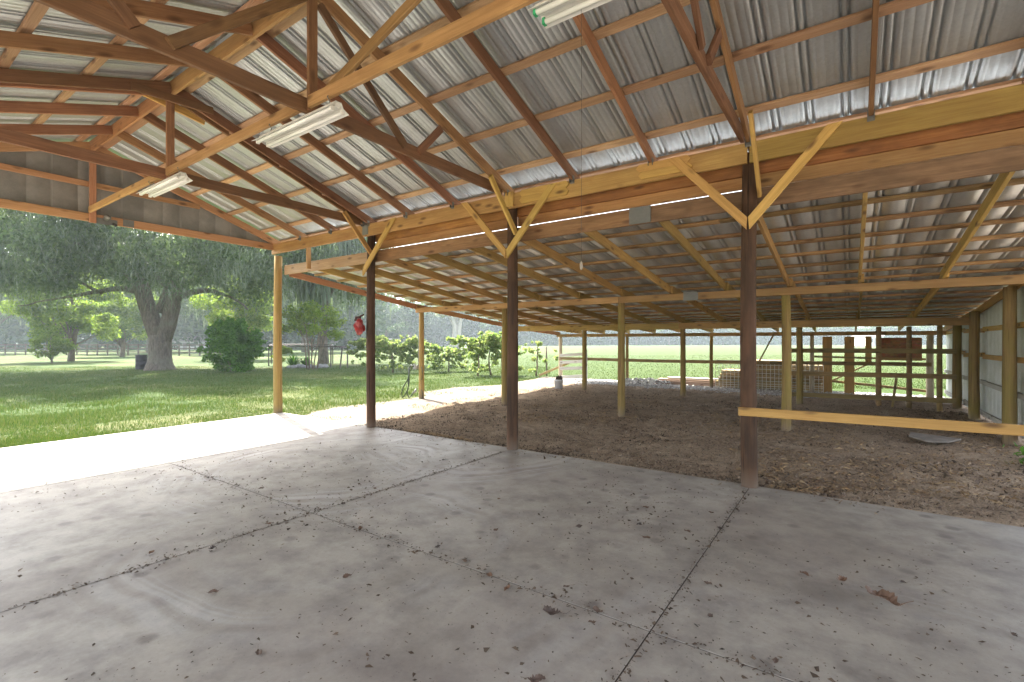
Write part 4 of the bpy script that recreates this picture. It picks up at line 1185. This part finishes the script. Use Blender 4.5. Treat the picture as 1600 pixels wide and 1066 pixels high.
# far trees: a wood that reads as one mass, a few single ones in front
N = 110000; fz = []
pxs = RNG.uniform(430, 1900, N*1)
dist = 165 + RNG.random(N)**1.5*45 + np.interp(pxs, [430,700,1000,1900],[-30,-15,30,60])
toph = np.interp(pxs, [430,560,640,700,760,820,900,1100,1300,1900], [17,16,15,13.5,12,10.5,9.5,9,8,9]) * (.75+.5*vnoise(pxs*.035, dist*.03, 1.0, 31)) 
zz = RNG.random(N)**.75
rr_ = (pxs-800)/755.0*dist
X = 10.505+RX*rr_+FX*dist; Y = -5.819+RY*rr_+FY*dist
Z = ZG + zz*toph*(1+.15*(vnoise(X*.2,Y*.2,1.0,33)-.5)*2)
o = cards('far_wood', np.stack([X,Y,Z],1), 1.5, M['far_leaf'], None, 1.3); tag(o, 'hazy far wood along the edge of the pasture', 'wood', kind='stuff')
# wood behind the yard on the left
N = 60000; pxs = RNG.uniform(-420, 600, N); dist = 92 + RNG.random(N)*26
toph = 15*(.7+.6*vnoise(pxs*.03, dist*.04, 1.0, 35)); zz = RNG.random(N)**.8
rr_ = (pxs-800)/755.0*dist; X = 10.505+RX*rr_+FX*dist; Y = -5.819+RY*rr_+FY*dist
o = cards('yard_wood', np.stack([X,Y,ZG+zz*toph],1), 1.15, M['far_leaf'], None, 1.3); tag(o, 'dark wood closing off the yard behind the board fence', 'wood', kind='stuff')
tree('pale_tree', 'big pale grey-leaved tree with forked pale trunk beyond the vines', 712, 112, 12.5, 5.4, .75, 'pale_leaf', 12000, .45, 40, -.4, fork=3, bark_='bark_pale', base_frac=.42)
for px, ds, h, rd, lb in ((640,125,14,7,'feathery far tree above the grape vines'),(600,135,16,7,'tall far tree just right of the dark second post'),(770,150,12,6,'far tree left of the dark third post'),
                          (995,185,8,5,'small far tree across the pasture behind the middle lean-to post'),(1045,190,8.5,5,'small far tree across the pasture above the lumber pile'),(1130,200,7,5,'small far tree across the pasture above the pallets')):
    tree('far_tree', lb, px, ds, h, rd, .3, 'far_leaf', 5000, .75, 26, -.8, base_frac=.12)

# ------------------------------------------------------------------ grass blades, chips, litter
def blades(name, X, Y, h, w, mat, z=ZG, lean=.5):
    N = len(X); H = h*RNG.uniform(.5,1.3,N); W = w*RNG.uniform(.7,1.3,N); a = RNG.uniform(0,6.28,N); b = RNG.uniform(0,6.28,N); l = RNG.random(N)*lean
    V = np.empty((N,3,3),dtype=np.float32); zz = np.full(N, z) if np.isscalar(z) else z
    V[:,0] = np.stack([X-np.cos(a)*W, Y-np.sin(a)*W, zz],1); V[:,1] = np.stack([X+np.cos(a)*W, Y+np.sin(a)*W, zz],1)
    V[:,2] = np.stack([X+np.cos(b)*H*l, Y+np.sin(b)*H*l, zz+H],1)
    return mesh_np(name, V.reshape(-1,3), np.arange(N*3).reshape(-1,3), False, RNG.random(N))
NB = 260000
dd = 7.5 + RNG.random(NB)**1.6*24; pp = RNG.uniform(-60, 860, NB); rr_ = (pp-800)/755*dd
X = 10.505+RX*rr_+FX*dd; Y = -5.819+RY*rr_+FY*dd
ok = ((X < .06) & (Y < .12)) | ((Y >= .12) & (X < path_left(Y)+.15+.8*(vnoise(X,Y,1.1,19)-.5)))
ok &= (RNG.random(NB) < (.35 + .65*(vnoise(X,Y,1.2,41) > .35)))
X, Y = X[ok], Y[ok]
o = link('lawn_grass', blades('lawn_grass', X, Y, .035+.075*vnoise(X,Y,.9,45)*(.5+vnoise(X,Y,3.3,46)), .006, M['grass']), M['grass']); tag(o, 'short green lawn grass beside the slab', 'grass', kind='stuff')
# scattered grass on the path
NB = 9000; X = RNG.uniform(-1.5,2.6,NB); Y = RNG.uniform(.2,12,NB); ok = (vnoise(X,Y,1.3,43) > .62) & (X < dirt_left(Y)-.2); X, Y = X[ok], Y[ok]
o = link('path_grass', blades('path_grass', X, Y, .06, .006, M['grass'], -.07), M['grass']); tag(o, 'sparse grass tufts on the sandy path', 'grass', kind='stuff')
# pasture tufts beyond the back rail
NB = 60000; dd = 17 + RNG.random(NB)**1.4*40; pp = RNG.uniform(560, 1640, NB); rr_ = (pp-800)/755*dd
X = 10.505+RX*rr_+FX*dd; Y = -5.819+RY*rr_+FY*dd; ok = (Y > 13.3); X, Y = X[ok], Y[ok]
o = link('pasture_grass', blades('pasture_grass', X, Y, .06, .012, M['pasture']), M['pasture']); tag(o, 'pale pasture grass beyond the back rail', 'grass', kind='stuff')

def chips(name, X, Y, Z, s, mat, asp=2.2, tilt=.5, label=None, cat=None):
    N = len(X); S = s*np.clip(RNG.lognormal(-.12,.5,N),.3,2.6); a = RNG.uniform(0,6.28,N)
    d = np.stack([np.cos(a), np.sin(a), RNG.normal(size=N)*tilt],1); d /= np.linalg.norm(d,axis=1,keepdims=True)
    sd = np.stack([-np.sin(a), np.cos(a), RNG.normal(size=N)*tilt],1); sd /= np.linalg.norm(sd,axis=1,keepdims=True)
    C = np.stack([X,Y,Z+S*.18],1)
    h = (S*.5)[:,None]; w = (S*.5/asp)[:,None]
    V = np.empty((N,5,3),dtype=np.float32)
    q = lambda lo, hi: RNG.uniform(lo, hi, (N,1))
    V[:,0] = C-d*h*q(.5,1)+sd*w*q(-.6,.6); V[:,1] = C+sd*w*q(.5,1.2)+d*h*q(-.6,.5); V[:,2] = C+d*h*q(.5,1)+sd*w*q(-.6,.6); V[:,3] = C-sd*w*q(.5,1.2)+d*h*q(-.5,.6); V[:,4] = C+np.stack([0*X,0*X,S*.22*RNG.random(N)],1)
    b = np.arange(N)[:,None]*5
    F = np.concatenate([b+np.array([[0,1,4]]), b+np.array([[1,2,4]]), b+np.array([[2,3,4]]), b+np.array([[3,0,4]])],0)
    v = RNG.random(N); me = mesh_np(name, V.reshape(-1,3), F, False, np.tile(v,4))
    o = link(name, me, mat); return tag(o, label, cat, kind='stuff')
# mulch chips on the dirt, denser near
N = 120000; Y = .12+RNG.random(N)**1.5*10.6; X = RNG.uniform(1.2,15,N)
ok = (dirt_mask(X,Y) > 0) & (vnoise(X,Y,1.1,51)+.35*RNG.random(N) > .42); X, Y = X[ok], Y[ok]
chips('mulch_chips', X, Y, dirt_h(X,Y), .026, M['chips'], 2.2, .7, 'loose brown mulch chips over the dirt', 'mulch')
N = 30000; Y = .12+RNG.random(N)**1.8*7; X = RNG.uniform(4,15,N); f = vnoise(X,Y,.8,53)
ok = (f+.3*(vnoise(X,Y,2.7,54)-.5) > .56) & (dirt_mask(X,Y) > 0); X, Y = X[ok], Y[ok]
chips('straw_scatter', X, Y, dirt_h(X,Y)+.004, .055, M['straw'], 12, .35, 'tan straw strewn along the slab edge', 'straw')
N = 9000; X = RNG.uniform(.8,13,N); Y = RNG.uniform(10.5,13.2,N)
chips('gravel_stones', X, Y, np.full(N,-.05), .05, M['pebble'], 1.3, .5, 'loose pale stones on the gravel strip', 'gravel')
N = 220; X = RNG.uniform(3.4,5.0,N); Y = 12.2+RNG.normal(size=N)*.35
chips('rubble_heap', X, Y, np.full(N,-.03)+RNG.random(N)*.12, .16, M['pebble'], 1.4, .6, 'small heap of pale rubble left of the lumber pile', 'rubble')

N = 26000; Y = .12+RNG.random(N)**1.5*9; X = RNG.uniform(2,15,N)
ok = (.6*vnoise(X,Y,.9,57)+.4*vnoise(X,Y,3.1,58) > .56) & (dirt_mask(X,Y) > 0); X, Y = X[ok], Y[ok]
chips('dead_leaf_drift', X, Y, dirt_h(X,Y)+.003, .034, M['litter'], 1.8, .7, 'dark drifts of dead leaves on the dirt', 'leaf litter')
# leaf litter on the slab: along the joints and scattered
def joint_litter(n):
    X = []; Y = []
    for q in range(n):
        u = random.random()
        if u < .45: x = 6.4+random.gauss(0,.012+.09*random.random()**3); y = random.uniform(-6.3,-.2)
        elif u < .8: y = -3.2+random.gauss(0,.03+.04*random.random()); x = random.uniform(3.3,10.6)
        else: x = 9.6+random.gauss(0,.025); y = random.uniform(-4.4,-.1)
        X.append(x); Y.append(y)
    return np.array(X), np.array(Y)
X, Y = joint_litter(2600); N = 11000
X2 = RNG.uniform(1.5,13,N); Y2 = RNG.uniform(-6.2,.05,N); f = .6*vnoise(X2,Y2,.7,61)+.4*vnoise(X2,Y2,2.3,62); ok = f+.30*RNG.random(N) > .68
X = np.concatenate([X,X2[ok]]); Y = np.concatenate([Y,Y2[ok]])
# a swept heap near x=9,y=-1.6 and around the joint crossing
n3 = 420; X = np.concatenate([X, 9.0+RNG.normal(size=n3)*.45, 6.3+RNG.normal(size=260)*.35]); Y = np.concatenate([Y, -1.6+RNG.normal(size=n3)*.5, -3.5+RNG.normal(size=260)*.45])
ok = (X > .3) & (X < 15) & (Y < .05); X, Y = X[ok], Y[ok]
chips('leaf_litter', X, Y, np.full(len(X),.001), .0195, M['litter'], 1.8, .3, 'tiny dark leaf crumbs scattered over the slab and along its joints', 'leaf litter')
# dust and grit packed in the joints
N = 900; X = RNG.uniform(2.6,15,N); Y = .09-np.abs(RNG.normal(size=N))*.16; ok = (vnoise(X,Y,1.9,71) > .45); X, Y = X[ok], Y[ok]
chips('spilled_mulch', X, Y, np.full(len(X),.001), .035, M['chips'], 2.6, .4, 'mulch chips spilled over the slab edge', 'mulch')
# larger fallen leaves
def dry_leaf(x, y, s, label, group=None, big=False):
    """lobed leaf, curled and crumpled, with its stalk"""
    m = MB(); n = 15; ph = random.uniform(0,6.28)
    yaw = random.uniform(0,6.28) if not big else 2.55
    curl = random.uniform(.3,.9); tw = random.uniform(-.5,.5)
    def pt(u, v):
        z = curl*abs(v)**1.4*s*.30 + .05*s*(math.sin(u*9+ph)+math.sin(v*6+u*4+ph)) + (u-.5)**2*.7*s*curl + tw*v*(u-.5)*s*.5
        X_, Y_ = (u-.5)*s*(1-.12*curl), v*s*.40*(1-.25*curl)
        return (x+X_*math.cos(yaw)-Y_*math.sin(yaw), y+X_*math.sin(yaw)+Y_*math.cos(yaw), max(.002, .004+.10*s+z*.8))
    for i in range(n):
        u = i/(n-1); env = math.sin(math.pi*min(1,u*.96+.03))**.7
        lob = env*(.62+.38*math.cos(u*math.pi*6.3+.4)**2)
        wl_, wr_ = lob*random.uniform(.85,1.1), lob*random.uniform(.85,1.1); sh = .06*math.sin(u*20)
        m.v += [pt(u,0), pt(u+.03,wl_*.5), pt(min(1,u+.07+sh*.3),wl_), pt(u+.03,-wr_*.5), pt(min(1,u+.07+sh*.3),-wr_)]
    for i in range(n-1):
        a, b = i*5, (i+1)*5
        m.f += [(a,b,b+1,a+1),(a+1,b+1,b+2,a+2),(a+3,b+3,b,a),(a+4,b+4,b+3,a+3)]
    m.tube([Vector(pt(0.02,0)), Vector(pt(-.15,.02)), Vector(pt(-.38,.10))], [.012*s, .009*s, .008*s], 5)
    o = m.build('dry_leaf', M['dry_leaf']); return tag(o, label, 'leaf', group)
random.seed(5)
dry_leaf(10.67,-2.10,.21,'large reddish dry leaf lying alone near the right of the slab', None, True)
dry_leaf(9.09,-3.38,.13,'curled brown leaf clump beside the near joint of the slab')
for x, y, s in ((10.46,-1.94,.09),(10.25,-1.97,.07),(9.74,-2.49,.06),(7.73,-3.79,.08),(9.29,-3.2,.08),(9.31,-3.32,.05),(9.39,-1.67,.06),(9.6,-1.45,.06),(11.23,-2.12,.05),(8.03,-4.54,.06),(8.9,-1.3,.07),(8.06,-2.56,.06),(8.6,-2.1,.08),(9.84,-2.87,.05),(9.3,-3.9,.09),(8.7,-3.3,.07),(6.36,-3.59,.07),(7.1,-3.2,.07),(10.79,-1.73,.045),(6.45,-2.9,.07),(6.3,-2.4,.06),(6.5,-4.1,.08),(6.2,-4.4,.06),(7.9,-3.1,.06),(8.5,-3.22,.07),(9.0,-3.05,.05),(9.45,-1.1,.06),(8.4,-1.5,.06),(7.6,-1.9,.05),(7.2,-4.4,.07),(8.4,-4.6,.06),(9.7,-3.7,.06),(10.2,-3.1,.05),(5.3,-3.1,.06),(4.4,-3.25,.06),(9.15,-2.0,.07),(9.0,-1.75,.06)):
    lab = {(10.46,-1.94):'curled pale leaf just left of the large reddish leaf',(10.25,-1.97):'small curled leaf second to the left of the large reddish leaf',
           (9.74,-2.49):'rust-brown leaf beside the sawn joint below the dark fourth post',(7.73,-3.79):'crumpled brown leaf alone on the near left slab panel',
           (6.36,-3.59):'dry leaf just below the crossing of the slab joints',(11.23,-2.12):'small dry leaf nearest the right edge of the slab'}.get((x,y))
    dry_leaf(x,y,s,lab or 'small dark dry leaf scattered on the concrete slab','small leaves on the slab')
# green weeds at the wall foot
for wxx, wyy, hh, lb in ((12.52,3.05,.30,'bright green weed at the dirt edge by the right frame edge'),(12.72,3.5,.22,'smaller green weed beside the wall corner post')):
    t = thing('weed', (wxx,wyy,-.03), lb, 'weed')
    n = 260; X = wxx+RNG.normal(size=n)*.13; Y = wyy+RNG.normal(size=n)*.13
    cards('leaves', np.stack([X,Y,-.03+hh*RNG.random(n)],1), .075, M['bush_leaf'], t, 2.4)
    m = MB()
    for q in range(6): m.tube([(wxx,wyy,-.06),(wxx+random.uniform(-.15,.15),wyy+random.uniform(-.15,.15),hh)], .004, 5)
    m.build('stem', M['bush_leaf'], t)

# ------------------------------------------------------------------ air
m = MB(); m.box(-602,-602,-1.2,602,602,27)
hz = NT('humid_air')
hv = hz.node('ShaderNodeVolumePrincipled'); hv.inputs['Color'].default_value = (.80,.90,1.0,1); hv.inputs['Density'].default_value = .0008
hv.inputs['Anisotropy'].default_value = .35
hz.l.new(hv.outputs[0], hz.out.inputs['Volume'])
o = m.build('haze', hz.m); tag(o, 'thin humid haze over the yard and pasture', 'haze', kind='stuff')
